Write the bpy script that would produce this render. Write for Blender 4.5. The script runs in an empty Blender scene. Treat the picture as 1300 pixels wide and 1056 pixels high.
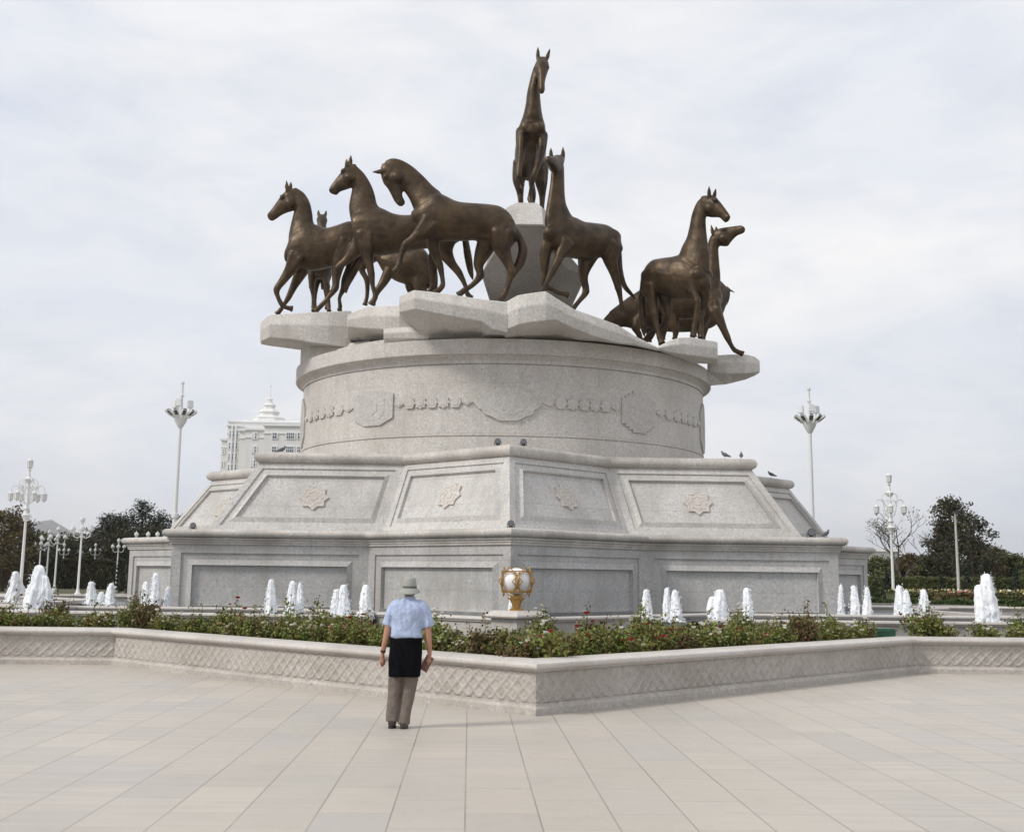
import bpy, math, random
from math import sin, cos, pi, radians, sqrt, atan2, tan
from mathutils import Vector, Matrix
import numpy as np
random.seed(7); rng = np.random.default_rng(7)
scene = bpy.context.scene
COL = scene.collection
V = Vector
# ------------------------------------------------------------ camera
F, TH, RO, EYE = 1501.17, 0.1642, 0.0122, 1.8
cam_d = bpy.data.cameras.new('camera'); cam = bpy.data.objects.new('camera', cam_d); COL.objects.link(cam)
cam_d.sensor_width = 36; cam_d.lens = F / 1300 * 36; cam_d.shift_y = -45 / 1300
cam_d.clip_start = 0.1; cam_d.clip_end = 20000
cam.matrix_world = Matrix.Translation((0, 0, EYE)) @ Matrix.Rotation(pi / 2 + TH, 4, 'X') @ Matrix.Rotation(RO, 4, 'Z')
scene.camera = cam
scene.render.resolution_x = 1024; scene.render.resolution_y = 831

def ray(px, py):
    """direction of the survey ray through a photo point, scaled to y = 1"""
    dx, dy = px - 650, py - 483
    X = dx * cos(RO) + dy * sin(RO); Y = -dx * sin(RO) + dy * cos(RO)
    x, u = X / F, -Y / F
    y = cos(TH) - u * sin(TH); z = sin(TH) + u * cos(TH)
    return V((x / y, 1, z / y))
def P(px, py, Y):
    return V((0, 0, EYE)) + ray(px, py) * Y
def G(px, py, z=0.0):
    r = ray(px, py); return V((0, 0, EYE)) + r * ((z - EYE) / r.z)
# ------------------------------------------------------------ objects
def wl(o):
    l = V((0, 0, 0))
    while o: l = l + o.location; o = o.parent
    return l
def tag(o, label=None, cat=None, group=None, kind=None):
    if label: o['label'] = label
    if cat: o['category'] = cat
    if group: o['group'] = group
    if kind: o['kind'] = kind
    return o
def empty(name, loc, label=None, cat=None, group=None):
    o = bpy.data.objects.new(name, None); COL.objects.link(o); o.location = loc; o.empty_display_size = .3
    return tag(o, label, cat, group)
def mesh_obj(name, verts, faces, mat, parent=None, smooth=False, edges=()):
    if parent is not None: org = wl(parent)
    else:
        a = np.array([tuple(v) for v in verts]); org = V(((a[:, 0].min() + a[:, 0].max()) / 2, (a[:, 1].min() + a[:, 1].max()) / 2, a[:, 2].min()))
    me = bpy.data.meshes.new(name)
    me.from_pydata([tuple(V(v) - org) for v in verts], list(edges), [tuple(f) for f in faces])
    if smooth is True: me.polygons.foreach_set('use_smooth', [True] * len(me.polygons))
    elif smooth:
        me.polygons.foreach_set('use_smooth', [True] * len(me.polygons)); me.set_sharp_from_angle(angle=radians(smooth))
    me.materials.append(mat); me.update()
    o = bpy.data.objects.new(name, me); COL.objects.link(o)
    if parent is not None: o.parent = parent
    else: o.location = org
    return o
def copy_tree(o, parent=None):
    c = o.copy(); COL.objects.link(c); c.parent = parent
    for ch in [x for x in o.children]: copy_tree(ch, c)
    return c

class MB:
    def __init__(s): s.v = []; s.f = []
    def add(s, vs, fs):
        n = len(s.v); s.v.extend(V(v) for v in vs); s.f.extend(tuple(i + n for i in f) for f in fs); return s
    def box(s, c, sz, rz=0, taper=1.0, M=None):
        hx, hy, hz = sz[0] / 2, sz[1] / 2, sz[2] / 2; vs = []
        for k, z in enumerate((-hz, hz)):
            t = taper if k else 1
            for x, y in ((-hx, -hy), (hx, -hy), (hx, hy), (-hx, hy)):
                p = V((x * t, y * t, z))
                if M is not None: p = M @ p
                else: p = V((p.x * cos(rz) - p.y * sin(rz), p.x * sin(rz) + p.y * cos(rz), p.z))
                vs.append(p + V(c))
        return s.add(vs, [(0, 3, 2, 1), (4, 5, 6, 7), (0, 1, 5, 4), (1, 2, 6, 5), (2, 3, 7, 6), (3, 0, 4, 7)])
    def loop(s, rings, closed=True, cap0=True, cap1=True):
        """loft between rings of equal size"""
        n = len(rings[0]); vs = [p for r in rings for p in r]; fs = []
        for i in range(len(rings) - 1):
            for j in range(n if closed else n - 1):
                k = (j + 1) % n
                fs.append((i * n + j, i * n + k, (i + 1) * n + k, (i + 1) * n + j))
        if cap0: fs.append(tuple(range(n - 1, -1, -1)))
        if cap1: fs.append(tuple(range((len(rings) - 1) * n, len(rings) * n)))
        return s.add(vs, fs)
    def lathe(s, prof, n=24, c=(0, 0, 0), a0=0, a1=2 * pi):
        c = V(c); full = abs(a1 - a0 - 2 * pi) < 1e-6; m = n if full else n + 1
        rings = [[c + V((r * cos(a0 + (a1 - a0) * j / n), r * sin(a0 + (a1 - a0) * j / n), z)) for j in range(m)] for r, z in prof]
        return s.loop(rings, closed=full, cap0=prof[0][0] > 1e-5 and full, cap1=prof[-1][0] > 1e-5 and full)
    def tube(s, pts, rad, n=8, cap=True):
        pts = [V(p) for p in pts]; rad = rad if isinstance(rad, (list, tuple)) else [rad] * len(pts)
        rings = []; up = V((0, 0, 1)); prev = None
        for i, p in enumerate(pts):
            t = (pts[min(i + 1, len(pts) - 1)] - pts[max(i - 1, 0)]).normalized()
            a = prev if prev is not None else (up if abs(t.z) < .9 else V((1, 0, 0)))
            b = t.cross(a).normalized(); a = b.cross(t).normalized(); prev = a
            rings.append([p + (a * cos(2 * pi * k / n) + b * sin(2 * pi * k / n)) * rad[i] for k in range(n)])
        return s.loop(rings, cap0=cap, cap1=cap)
    def ball(s, c, r, n=12, m=8, sz=(1, 1, 1)):
        c = V(c); rings = []
        for i in range(m + 1):
            a = -pi / 2 + pi * i / m; a = max(-1.54, min(1.54, a))
            rings.append([c + V((cos(a) * cos(2 * pi * j / n) * r * sz[0], cos(a) * sin(2 * pi * j / n) * r * sz[1], sin(a) * r * sz[2])) for j in range(n)])
        return s.loop(rings)
    def build(s, name, mat, parent=None, smooth=False):
        return mesh_obj(name, s.v, s.f, mat, parent, smooth)
# ------------------------------------------------------------ materials
class NT:
    def __init__(s, name):
        s.m = bpy.data.materials.new(name); s.m.use_nodes = True; s.t = s.m.node_tree; s.n = s.t.nodes
        s.b = s.n['Principled BSDF']; s._p = None
    def node(s, t, **kw):
        x = s.n.new(t)
        for k, v in kw.items():
            if k in x.inputs.keys(): 
                if hasattr(v, 'is_linked') or isinstance(v, bpy.types.NodeSocket): s.t.links.new(v, x.inputs[k])
                else: x.inputs[k].default_value = v
            else: setattr(x, k, v)
        return x
    def link(s, a, b): s.t.links.new(a, b)
    def pos(s):
        if not s._p: s._p = s.n.new('ShaderNodeNewGeometry').outputs['Position']
        return s._p
    def mapped(s, sc, vec=None, rot=(0, 0, 0), loc=(0, 0, 0)):
        m = s.n.new('ShaderNodeMapping'); s.link(vec or s.pos(), m.inputs[0]); m.inputs['Scale'].default_value = sc
        m.inputs['Rotation'].default_value = rot; m.inputs['Location'].default_value = loc; return m.outputs[0]
    def noise(s, scale, detail=3, rough=.5, vec=None, dist=0):
        x = s.n.new('ShaderNodeTexNoise'); s.link(vec or s.pos(), x.inputs['Vector'])
        x.inputs['Scale'].default_value = scale; x.inputs['Detail'].default_value = detail; x.inputs['Roughness'].default_value = rough
        x.inputs['Distortion'].default_value = dist
        return x.outputs['Fac']
    def ramp(s, fac, stops, interp='LINEAR'):
        r = s.n.new('ShaderNodeValToRGB'); s.link(fac, r.inputs[0]); e = r.color_ramp; e.interpolation = interp
        while len(e.elements) < len(stops): e.elements.new(.5)
        for el, (p, c) in zip(e.elements, stops):
            el.position = p; el.color = (c[0], c[1], c[2], 1) if isinstance(c, (tuple, list)) else (c, c, c, 1)
        return r.outputs[0]
    def mix(s, fac, a, b, mode='MIX'):
        x = s.n.new('ShaderNodeMix'); x.data_type = 'RGBA'; x.blend_type = mode
        for v, i in ((fac, 0), (a, 6), (b, 7)):
            if isinstance(v, bpy.types.NodeSocket): s.link(v, x.inputs[i])
            elif i == 0: x.inputs[0].default_value = v
            else: x.inputs[i].default_value = (*v, 1) if len(v) == 3 else v
        return x.outputs[2]
    def math(s, op, a, b=0.0, c=None):
        x = s.n.new('ShaderNodeMath'); x.operation = op
        for i, v in enumerate((a, b) if c is None else (a, b, c)):
            if isinstance(v, bpy.types.NodeSocket): s.link(v, x.inputs[i])
            else: x.inputs[i].default_value = v
        return x.outputs[0]
    def bump(s, h, strength=.3, dist=.01, normal=None):
        x = s.n.new('ShaderNodeBump'); s.link(h, x.inputs['Height']); x.inputs['Strength'].default_value = strength; x.inputs['Distance'].default_value = dist
        if normal is not None: s.link(normal, x.inputs['Normal'])
        s.link(x.outputs[0], s.b.inputs['Normal']); return x.outputs[0]
    def out(s, col=None, rough=None, metal=None, **kw):
        for k, v in (('Base Color', col), ('Roughness', rough), ('Metallic', metal)):
            if v is None: continue
            if isinstance(v, bpy.types.NodeSocket): s.link(v, s.b.inputs[k])
            else: s.b.inputs[k].default_value = (*v, 1) if isinstance(v, tuple) and len(v) == 3 else v
        for k, v in kw.items(): s.b.inputs[k].default_value = v
        return s.m
def plain(name, col, rough=.6, metal=0, var=.12, scale=6, **kw):
    t = NT(name); n = t.noise(scale, 4)
    c = t.mix(n, tuple(x * (1 - var) for x in col), tuple(min(1, x * (1 + var)) for x in col))
    return t.out(c, rough, metal, **kw)
def granite(name, base, stain=.35, warm=.0, streak=.5, seams=None, speck=.30):
    t = NT(name)
    fine = t.noise(13, 7, .85); mid = t.noise(6, 3); big = t.noise(.55, 5, .62)
    st = t.noise(1.0, 5, .6, t.mapped((2.6, 2.6, .22)))
    c = t.mix(t.ramp(fine, [(.40, 0), (.60, 1)]), tuple(x * (1 - speck) for x in base), tuple(x * (1 + speck) for x in base))
    c = t.mix(t.ramp(mid, [(.35, 0), (.75, 1)]), c, tuple(x * y for x, y in zip(base, (1.06, 1.0, .95))), 'MIX') if warm else c
    dirt = tuple(x * y for x, y in zip(base, (.60, .57, .53)))
    c = t.mix(t.math('MULTIPLY', t.ramp(big, [(.44, 0), (.72, 1)]), stain), c, dirt)
    c = t.mix(t.math('MULTIPLY', t.ramp(st, [(.50, 0), (.78, 1)]), streak * .5), c, dirt)
    spots = t.noise(34, 3, .6); c = t.mix(t.math('MULTIPLY', t.ramp(spots, [(.62, 0), (.68, 1)]), .6), c, tuple(x * .38 for x in base))
    if seams:
        geo = t.n.new('ShaderNodeNewGeometry'); sn = t.n.new('ShaderNodeSeparateXYZ'); sp = t.n.new('ShaderNodeSeparateXYZ')
        t.link(geo.outputs['True Normal'], sn.inputs[0]); t.link(t.pos(), sp.inputs[0]); cb = t.n.new('ShaderNodeCombineXYZ')
        px_, py_ = t.math('SUBTRACT', sp.outputs[0], -.31), t.math('SUBTRACT', sp.outputs[1], 43.11)
        if seams == 'drum': u = t.math('MULTIPLY', t.math('ARCTAN2', px_, t.math('MULTIPLY', py_, -1)), 7.3)
        else: u = t.math('SUBTRACT', t.math('MULTIPLY', py_, sn.outputs[0]), t.math('MULTIPLY', px_, sn.outputs[1]))
        t.link(u, cb.inputs[0]); t.link(t.math('ADD', sp.outputs[2], .13), cb.inputs[1])
        br = t.n.new('ShaderNodeTexBrick'); t.link(cb.outputs[0], br.inputs['Vector']); br.offset = .5
        for k_, v_ in (('Scale', 1), ('Brick Width', 1.25), ('Row Height', .78), ('Mortar Size', .008), ('Mortar Smooth', .3), ('Bias', 0)): br.inputs[k_].default_value = v_
        br.inputs['Color1'].default_value = (.93, .93, .935, 1); br.inputs['Color2'].default_value = (1.06, 1.055, 1.045, 1); br.inputs['Mortar'].default_value = (.62, .59, .56, 1)
        c = t.mix(.5, c, br.outputs['Color'], 'MULTIPLY')
    t.bump(t.noise(45, 4, .7), .22, .005)
    return t.out(c, .6)
M = {}
M['podium'] = granite('grey_granite', (.488, .482, .470), .55, .1, .8, 'flat')
M['podium_low'] = granite('weathered_granite', (.455, .455, .450), .65, .1, 1.0, 'flat')
M['coping'] = granite('stained_coping_granite', (.50, .48, .452), 1.0, .2, 1.0)
M['drumst'] = granite('drum_granite', (.505, .488, .465), .4, .3, .6, 'drum')
M['rock'] = granite('pale_rock_granite', (.53, .515, .49), .55, .2, .7)
M['emblem'] = granite('warm_emblem_granite', (.50, .47, .435), .25, .4, .3)
M['planter'] = granite('planter_limestone', (.43, .405, .375), .6, .3, .6)
M['cap'] = granite('planter_coping_granite', (.52, .495, .47), .6, .3, .6, speck=.12)
M['poolst'] = granite('pool_granite', (.44, .43, .41), .5, .2, .6)
M['shaded_stone'] = granite('shade_darkened_granite', (.28, .268, .255), .5, .2, .6)  # pillar shaft: shade under its cap put into the colour of the stone
def mk_bronze():
    t = NT('patinated_bronze')
    a = t.noise(2.2, 5, .6); b = t.noise(11, 4, .6)
    c = t.mix(t.ramp(a, [(.35, 0), (.68, 1)]), (.034, .0215, .0115), (.088, .056, .028))
    c = t.mix(t.math('MULTIPLY', t.ramp(b, [(.55, 0), (.8, 1)]), .45), c, (.075, .066, .040))
    bp = t.bump(t.noise(2.2, 2, .5), .35, .12); t.bump(t.noise(9, 5, .6), .3, .02, bp)
    return t.out(c, t.ramp(a, [(.3, .52), (.7, .42)]), .55)
M['bronze'] = mk_bronze()
def mk_paving():
    t = NT('stone_paving')
    AX = -0.0335
    uv = t.mapped((1, 1, 1), rot=(0, 0, pi / 2 + AX))
    br = t.n.new('ShaderNodeTexBrick'); t.link(uv, br.inputs['Vector'])
    br.offset = .5; br.inputs['Scale'].default_value = 1; br.inputs['Brick Width'].default_value = 1.12; br.inputs['Row Height'].default_value = .565
    br.inputs['Mortar Size'].default_value = .007; br.inputs['Mortar Smooth'].default_value = .1; br.inputs['Bias'].default_value = 0
    br.inputs['Color1'].default_value = (0, 0, 0, 1); br.inputs['Color2'].default_value = (1, 1, 1, 1); br.inputs['Mortar'].default_value = (.5, .5, .5, 1)
    tile = t.ramp(br.outputs['Color'], [(0, (.435, .40, .355)), (.3, (.49, .44, .375)), (.55, (.46, .425, .375)), (.8, (.505, .455, .39)), (1, (.44, .41, .38))])
    v = t.noise(1.0, 5, .6, t.mapped((.55, 7, 1), rot=(0, 0, AX)), .4)
    c = t.mix(t.math('MULTIPLY', t.ramp(v, [(.4, 0), (.7, 1)]), .35), tile, (.42, .385, .34))
    c = t.mix(t.math('MULTIPLY', t.ramp(t.noise(.35, 6, .65), [(.45, 0), (.72, 1)]), .42), c, (.33, .315, .29))
    c = t.mix(t.math('MULTIPLY', t.ramp(t.noise(2.3, 6, .7), [(.55, 0), (.75, 1)]), .3), c, (.30, .275, .245))
    c = t.mix(t.math('MULTIPLY', t.ramp(t.noise(30, 3, .7), [(.4, 0), (.7, 1)]), .15), c, (.34, .32, .30))
    sp = t.n.new('ShaderNodeSeparateXYZ'); t.link(uv, sp.inputs[0]); fr = t.math('FRACT', t.math('DIVIDE', sp.outputs[1], .565))
    ln = t.math('GREATER_THAN', t.math('ABSOLUTE', t.math('SUBTRACT', fr, .5)), .5 - .011)
    jt = t.math('MULTIPLY', t.math('MAXIMUM', t.math('MULTIPLY', ln, .66), t.math('MULTIPLY', br.outputs['Fac'], .36)), t.ramp(t.noise(.5, 3), [(.3, .45), (.7, 1)]))
    c = t.mix(jt, c, (.12, .105, .09))
    t.bump(t.math('SUBTRACT', 1.0, br.outputs['Fac']), .5, .004)
    return t.out(c, t.ramp(v, [(.3, .42), (.7, .6)]))
M['paving'] = mk_paving()
def mk_water():
    t = NT('pool_water'); t.bump(t.noise(5, 4, .6, None, .5), .5, .05)
    return t.out((.10, .115, .12), .12, 0)
M['water'] = mk_water()
def mk_jet():
    t = NT('white_foaming_water')
    c = t.mix(t.ramp(t.noise(7, 5, .7, t.mapped((1, 1, .3))), [(.35, 0), (.7, 1)]), (.80, .83, .86), (.95, .96, .98))
    t.bump(t.noise(16, 4, .6, t.mapped((1, 1, .3))), .3, .03)
    t.b.inputs['Subsurface Weight'].default_value = .5; t.b.inputs['Subsurface Radius'].default_value = (.2, .2, .2)
    t.b.inputs['Specular IOR Level'].default_value = .2
    return t.out(c, .8)
M['jet'] = mk_jet()
def foliage(name, cols, scale=3.0, rough=.6, sub=.0):
    t = NT(name); n = t.noise(scale, 4, .7)
    k = len(cols); c = t.ramp(n, [(.28 + .44 * i / (k - 1), cc) for i, cc in enumerate(cols)])
    t.b.inputs['Specular IOR Level'].default_value = .25
    return t.out(c, rough)
M['rose_leaf'] = foliage('rose_leaves', [(.065, .092, .020), (.12, .165, .034), (.18, .20, .05), (.15, .10, .04), (.10, .14, .03)], 5)
M['rose_leaf2'] = foliage('russet_rose_leaves', [(.08, .07, .028), (.14, .075, .04), (.10, .11, .034), (.12, .05, .035)], 6)
M['pine'] = foliage('pine_needles', [(.010, .016, .010), (.022, .030, .018), (.036, .042, .025)], .6)
M['darktree'] = foliage('dark_autumn_leaves', [(.018, .022, .010), (.034, .038, .017), (.055, .046, .022), (.03, .038, .014)], .5)
M['olive'] = foliage('olive_leaves', [(.05, .065, .026), (.09, .10, .035), (.12, .11, .042)], .6)
M['autumn'] = foliage('autumn_leaves', [(.05, .045, .02), (.10, .075, .03), (.13, .09, .035)], .6)
M['hedge'] = foliage('clipped_hedge_leaves', [(.03, .05, .012), (.055, .085, .022), (.08, .105, .03)], 1.5)
M['cypress'] = foliage('cypress_needles', [(.014, .026, .018), (.03, .045, .03)], 1)
M['bark'] = plain('bark', (.075, .06, .048), .9, 0, .35, 3)
M['twig'] = plain('bare_twigs', (.055, .042, .037), .9, 0, .3, 3)
M['stem'] = plain('rose_stem', (.07, .055, .03), .8, 0, .3, 8)
M['petal_white'] = plain('white_petals', (.88, .85, .78), .6, 0, .12, 30)
M['petal_red'] = plain('red_petals', (.36, .012, .018), .55, 0, .35, 30)
M['petal_pink'] = plain('pink_petals', (.62, .26, .24), .6, 0, .25, 30)
M['petal_yellow'] = plain('yellow_petals', (.48, .40, .17), .6, 0, .25, 30)
M['soil'] = plain('dark_soil', (.075, .058, .042), .95, 0, .4, 5)
M['lawn'] = foliage('lawn_grass', [(.05, .075, .02), (.075, .10, .03), (.09, .10, .04)], .8, .9)
M['whitepaint'] = plain('white_paint', (.66, .665, .66), .45, 0, .06, 4)
M['lampglass'] = plain('frosted_lamp_glass', (.62, .63, .62), .25, 0, .08, 10)
M['darkglass'] = plain('dark_lamp_lens', (.10, .11, .12), .15, 0, .2, 10)
M['gold'] = plain('gilded_metal', (.43, .26, .085), .38, .75, .25, 12)
M['globe'] = plain('milky_globe_glass', (.80, .80, .79), .18, 0, .05, 8)
M['facade'] = granite('white_facade', (.72, .71, .69), .12, 0, .2, speck=.03)
M['facade2'] = granite('pale_facade_trim', (.80, .805, .81), .1, 0, .1, speck=.03)
M['window'] = plain('window_glass', (.10, .12, .14), .12, 0, .3, .5)
M['lampdark'] = plain('dark_metal', (.09, .085, .085), .4, .5, .2, 12)
M['pigeon'] = plain('pigeon_feathers', (.10, .105, .125), .7, 0, .3, 30)
M['greenbox'] = plain('green_plastic', (.012, .085, .045), .4, 0, .2, 8)
M['mount'] = foliage('mountain_rock', [(.085, .085, .085), (.125, .12, .115), (.16, .15, .14)], .004, .95)
M['field'] = foliage('dry_parkland', [(.08, .085, .045), (.12, .115, .07), (.15, .135, .09)], .02, .95)
HAZE_D = 1.25e-4
# ------------------------------------------------------------ world and light
def make_world():
    w = bpy.data.worlds.new('World'); scene.world = w; w.use_nodes = True
    t = w.node_tree; n = t.nodes; L = t.links.new; bg = n['Background']
    sky = n.new('ShaderNodeTexSky'); sky.sky_type = 'NISHITA'; sky.sun_disc = False
    sky.sun_elevation = radians(SUN_EL); sky.sun_rotation = radians(SUN_AZ); sky.air_density = 1; sky.dust_density = 2
    tc = n.new('ShaderNodeTexCoord')
    mp = n.new('ShaderNodeMapping'); L(tc.outputs['Generated'], mp.inputs[0]); mp.inputs['Scale'].default_value = (1, 1, 2.6)
    mp.inputs['Rotation'].default_value = (.12, .1, .4)
    a = n.new('ShaderNodeTexNoise'); L(mp.outputs[0], a.inputs['Vector']); a.inputs['Scale'].default_value = 2.3; a.inputs['Detail'].default_value = 7; a.inputs['Roughness'].default_value = .52; a.inputs['Distortion'].default_value = .5
    b = n.new('ShaderNodeTexNoise'); L(mp.outputs[0], b.inputs['Vector']); b.inputs['Scale'].default_value = 7.5; b.inputs['Distortion'].default_value = .3; b.inputs['Detail'].default_value = 6; b.inputs['Roughness'].default_value = .55
    def ramp(f, st):
        r = n.new('ShaderNodeValToRGB'); L(f, r.inputs[0]); e = r.color_ramp
        while len(e.elements) < len(st): e.elements.new(.5)
        for el, (p, c) in zip(e.elements, st): el.position = p; el.color = (*c, 1)
        return r.outputs[0]
    cl = ramp(a.outputs['Fac'], [(.36, (.66, .70, .785)), (.46, (.715, .74, .79)), (.55, (.785, .795, .82)), (.64, (.83, .83, .84)), (.74, (.72, .735, .775))])
    cb = ramp(b.outputs['Fac'], [(.35, (.92, .93, .95)), (.48, (.985, .985, .99)), (.62, (1.045, 1.035, 1.02))])
    mu = n.new('ShaderNodeMix'); mu.data_type = 'RGBA'; mu.blend_type = 'MULTIPLY'; mu.inputs[0].default_value = 1
    L(cl, mu.inputs[6]); L(cb, mu.inputs[7])
    sc = n.new('ShaderNodeVectorMath'); sc.operation = 'SCALE'; L(mu.outputs[2], sc.inputs[0]); sc.inputs['Scale'].default_value = 10 * CLOUD
    mx = n.new('ShaderNodeMix'); mx.data_type = 'RGBA'; mx.inputs[0].default_value = .95
    L(sky.outputs[0], mx.inputs[6]); L(sc.outputs[0], mx.inputs[7]); L(mx.outputs[2], bg.inputs['Color'])
    bg.inputs['Strength'].default_value = .1
SUN_EL, SUN_AZ, CLOUD = 42, -118, 1.08
make_world()
# the sun stands high to the left and a little behind the photographer, veiled by thin cloud
sun_d = bpy.data.lights.new('sun', 'SUN'); sun = bpy.data.objects.new('sun', sun_d); COL.objects.link(sun)
sun_d.energy = 2.2; sun_d.angle = radians(12); sun_d.color = (1, .96, .90)
sd = V((sin(radians(SUN_AZ)) * cos(radians(SUN_EL)), cos(radians(SUN_AZ)) * cos(radians(SUN_EL)), sin(radians(SUN_EL))))
sun.rotation_euler = (-sd).to_track_quat('-Z', 'Y').to_euler(); sun.location = (-30, -20, 60)
scene.view_settings.view_transform = 'Standard'; scene.view_settings.look = 'None'; scene.view_settings.gamma = 1; scene.view_settings.exposure = .13
# ------------------------------------------------------------ plan of the monument: eight-pointed stars about one centre
CX, CY, PHI, KS = -.31, 43.11, .025, sqrt(2) / 2 / cos(pi / 8)
def star(R, z, phi=PHI):
    """sixteen corners, even = outer points; index 0 faces the camera, going to the right"""
    r = []
    for i in range(16):
        a = phi + i * pi / 8; q = R if i % 2 == 0 else R * KS
        r.append(V((CX + q * sin(a), CY - q * cos(a), z)))
    return r
def ring_loft(mb, prof, close=False):
    """prof: (R, z) list; the star's outline offset by changing R"""
    rings = [star(R, z) for R, z in prof]
    if close: rings.append(rings[0])
    return mb.loop(rings, cap0=False, cap1=False)
def S2(d): return d * sqrt(2)
def inset_poly(q, d, n):
    m = len(q); out = []
    for i in range(m):
        a, b, c = q[i - 1], q[i], q[(i + 1) % m]
        e1 = (b - a).normalized(); e2 = (c - b).normalized()
        n1 = n.cross(e1).normalized(); n2 = n.cross(e2).normalized()
        k = 1 + n1.dot(n2)
        out.append(b + (n1 + n2) * (d / k))
    return out
def panel(mb, quad, steps):
    """quad: counter-clockwise seen from outside; steps: (inset, depth)"""
    n = (quad[1] - quad[0]).cross(quad[3] - quad[0]).normalized()
    rings = [[p - n * dep for p in inset_poly(quad, ins, n)] for ins, dep in steps]
    mb.loop(rings, cap0=False, cap1=True)
R1, R2 = 13.30, 10.52
ZW = .80
mon = empty('monument_base', (CX, CY, 0), 'huge grey granite star-shaped podium with a round drum, carrying the bronze horses', 'monument')
# lower tier
mb = MB(); a, b = star(R1, .3), star(R1, 2.62)
for i in range(16):
    j = (i + 1) % 16
    panel(mb, [a[i], a[j], b[j], b[i]], [(0, 0), (.27, 0), (.272, .045), (.45, .045), (.60, -.035), (.605, .075), (.75, .075)])
lower = mb.build('lower_tier', M['podium_low'], mon)
mb = MB(); tor = [(S2(.125 + .115 * cos(t)) , .275 + .11 * sin(t)) for t in np.linspace(-pi / 2, pi / 2, 9)]
prof = [(0, -.03), (S2(.05), -.03), (S2(.05), .025), (S2(.075), .035), (S2(.075), .085), (S2(.115), .10), (S2(.115), .15), (S2(.09), .165)] + tor + [(-S2(1.05), .387)]
ring_loft(mb, [(R1 + r, 2.62 + z) for r, z in prof]); c1 = mb.build('coping', M['coping'], lower, 35)
# upper tier, battered walls
RB = 12.2
mb = MB(); a, b = star(RB, 3.0), star(R2, 5.085)
for i in range(16):
    j = (i + 1) % 16
    panel(mb, [a[i], a[j], b[j], b[i]], [(0, 0), (.20, 0), (.202, .045), (.34, .045), (.46, -.03), (.465, .065), (.6, .065)])
upper = mb.build('upper_tier', M['podium'], mon)
mb = MB(); tor = [(S2(-.02 + .165 * cos(t)), .165 + .165 * sin(t)) for t in np.linspace(-pi / 2 - .3, pi / 2, 12)]
ring_loft(mb, [(R2 - S2(.2), 5.08 + .01)] + [(R2 + r, 5.083 + z) for r, z in tor] + [(4.5, 5.44)]); c2 = mb.build('coping', M['coping'], upper, 35)
def frame(i):
    """centre, along, up, normal of upper face i"""
    j = (i + 1) % 16; q = [a[i], a[j], b[j], b[i]]
    n = (q[1] - q[0]).cross(q[3] - q[0]).normalized(); u = (q[1] - q[0]).normalized(); v = n.cross(u).normalized()
    # u runs to the viewer's right when the face looks outward
    return (q[0] + q[1] + q[2] + q[3]) / 4, u, v, n
def starpoly(r, m=8, k=.765, a0=0):
    return [((r if i % 2 == 0 else r * k) * sin(a0 + i * pi / m), (r if i % 2 == 0 else r * k) * cos(a0 + i * pi / m)) for i in range(2 * m)]
for i in range(16):
    c, u, v, n = frame(i); mb = MB(); c = c - n * .066
    def ring(pl, d): return [c + u * x + v * y + n * d for x, y in pl]
    o = starpoly(.44); 
    mb.loop([ring(o, 0), ring(o, .05), ring(starpoly(.425), .058), ring(starpoly(.375), .058), ring(starpoly(.37), .048), ring(starpoly(.30), .048),
             ring(starpoly(.295), .058), ring(starpoly(.22), .058), ring(starpoly(.215), .046), ring(starpoly(.12), .046), ring(starpoly(.11), .06)])
    mb.build('star_ornament', M['emblem'], upper)
# drum
DR = 7.26
mb = MB(); mb.lathe([(DR, 5.3), (DR, 6.0), (DR - .035, 6.005), (DR - .035, 6.035), (DR, 6.04), (DR, 8.235), (DR - .035, 8.24), (DR - .035, 8.265), (DR + .02, 8.27), (DR + .02, 8.40)], 160, (CX, CY, 0))
drum = mb.build('drum', M['drumst'], mon, 35)
mb = MB(); mb.lathe([(DR + .0, 8.36), (DR + .05, 8.40), (DR + .10, 8.44), (DR + .13, 8.50), (DR + .16, 8.52), (DR + .27, 8.52), (DR + .285, 8.54), (DR + .285, 8.985), (DR + .26, 9.0), (1, 9.02), (0, 9.02)], 160, (CX, CY, 0))
mb.build('cornice', M['drumst'], drum, 35)
def theta_at(px):
    """angle on the drum (0 = towards camera, positive right) seen at this column"""
    best = min(np.linspace(-1.5, 1.5, 1501), key=lambda t: abs((CX + DR * sin(t)) / (CY - DR * cos(t)) - ray(px, 515).x))
    return best
def on_drum(name, polys, th0, zc, mat, t0=.012, dt=.03):
    """raised plaques bent round the drum: list of (outline in metres, height)"""
    import bmesh
    bm = bmesh.new()
    for pl, h0, h1 in polys:
        vb = [bm.verts.new((x, 0, y)) for x, y in pl]; vt = [bm.verts.new((x, 1, y)) for x, y in pl]
        m = len(pl)
        for v_ in vb: v_.co.y = h0
        for v_ in vt: v_.co.y = h1
        bm.faces.new(vt)
        for i in range(m): bm.faces.new((vb[i], vb[(i + 1) % m], vt[(i + 1) % m], vt[i]))
    xs = [p[0] for pl, _, _ in polys for p in pl]; x = math.floor(min(xs) / .12) * .12
    while x < max(xs):
        bmesh.ops.bisect_plane(bm, geom=bm.verts[:] + bm.edges[:] + bm.faces[:], plane_co=(x + .0013, 0, 0), plane_no=(1, 0, 0)); x += .12
    vs = []
    bm.verts.index_update()
    for v_ in bm.verts:
        t = th0 + v_.co.x / DR; r = DR + v_.co.y; vs.append(V((CX + r * sin(t), CY - r * cos(t), zc + v_.co.z)))
    fs = [tuple(v_.index for v_ in f.verts) for f in bm.faces]; bm.free()
    o = mesh_obj(name, vs, fs, mat, drum)
    return o
def scale_poly(pl, k): return [(x * k, y * k) for x, y in pl]
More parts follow.
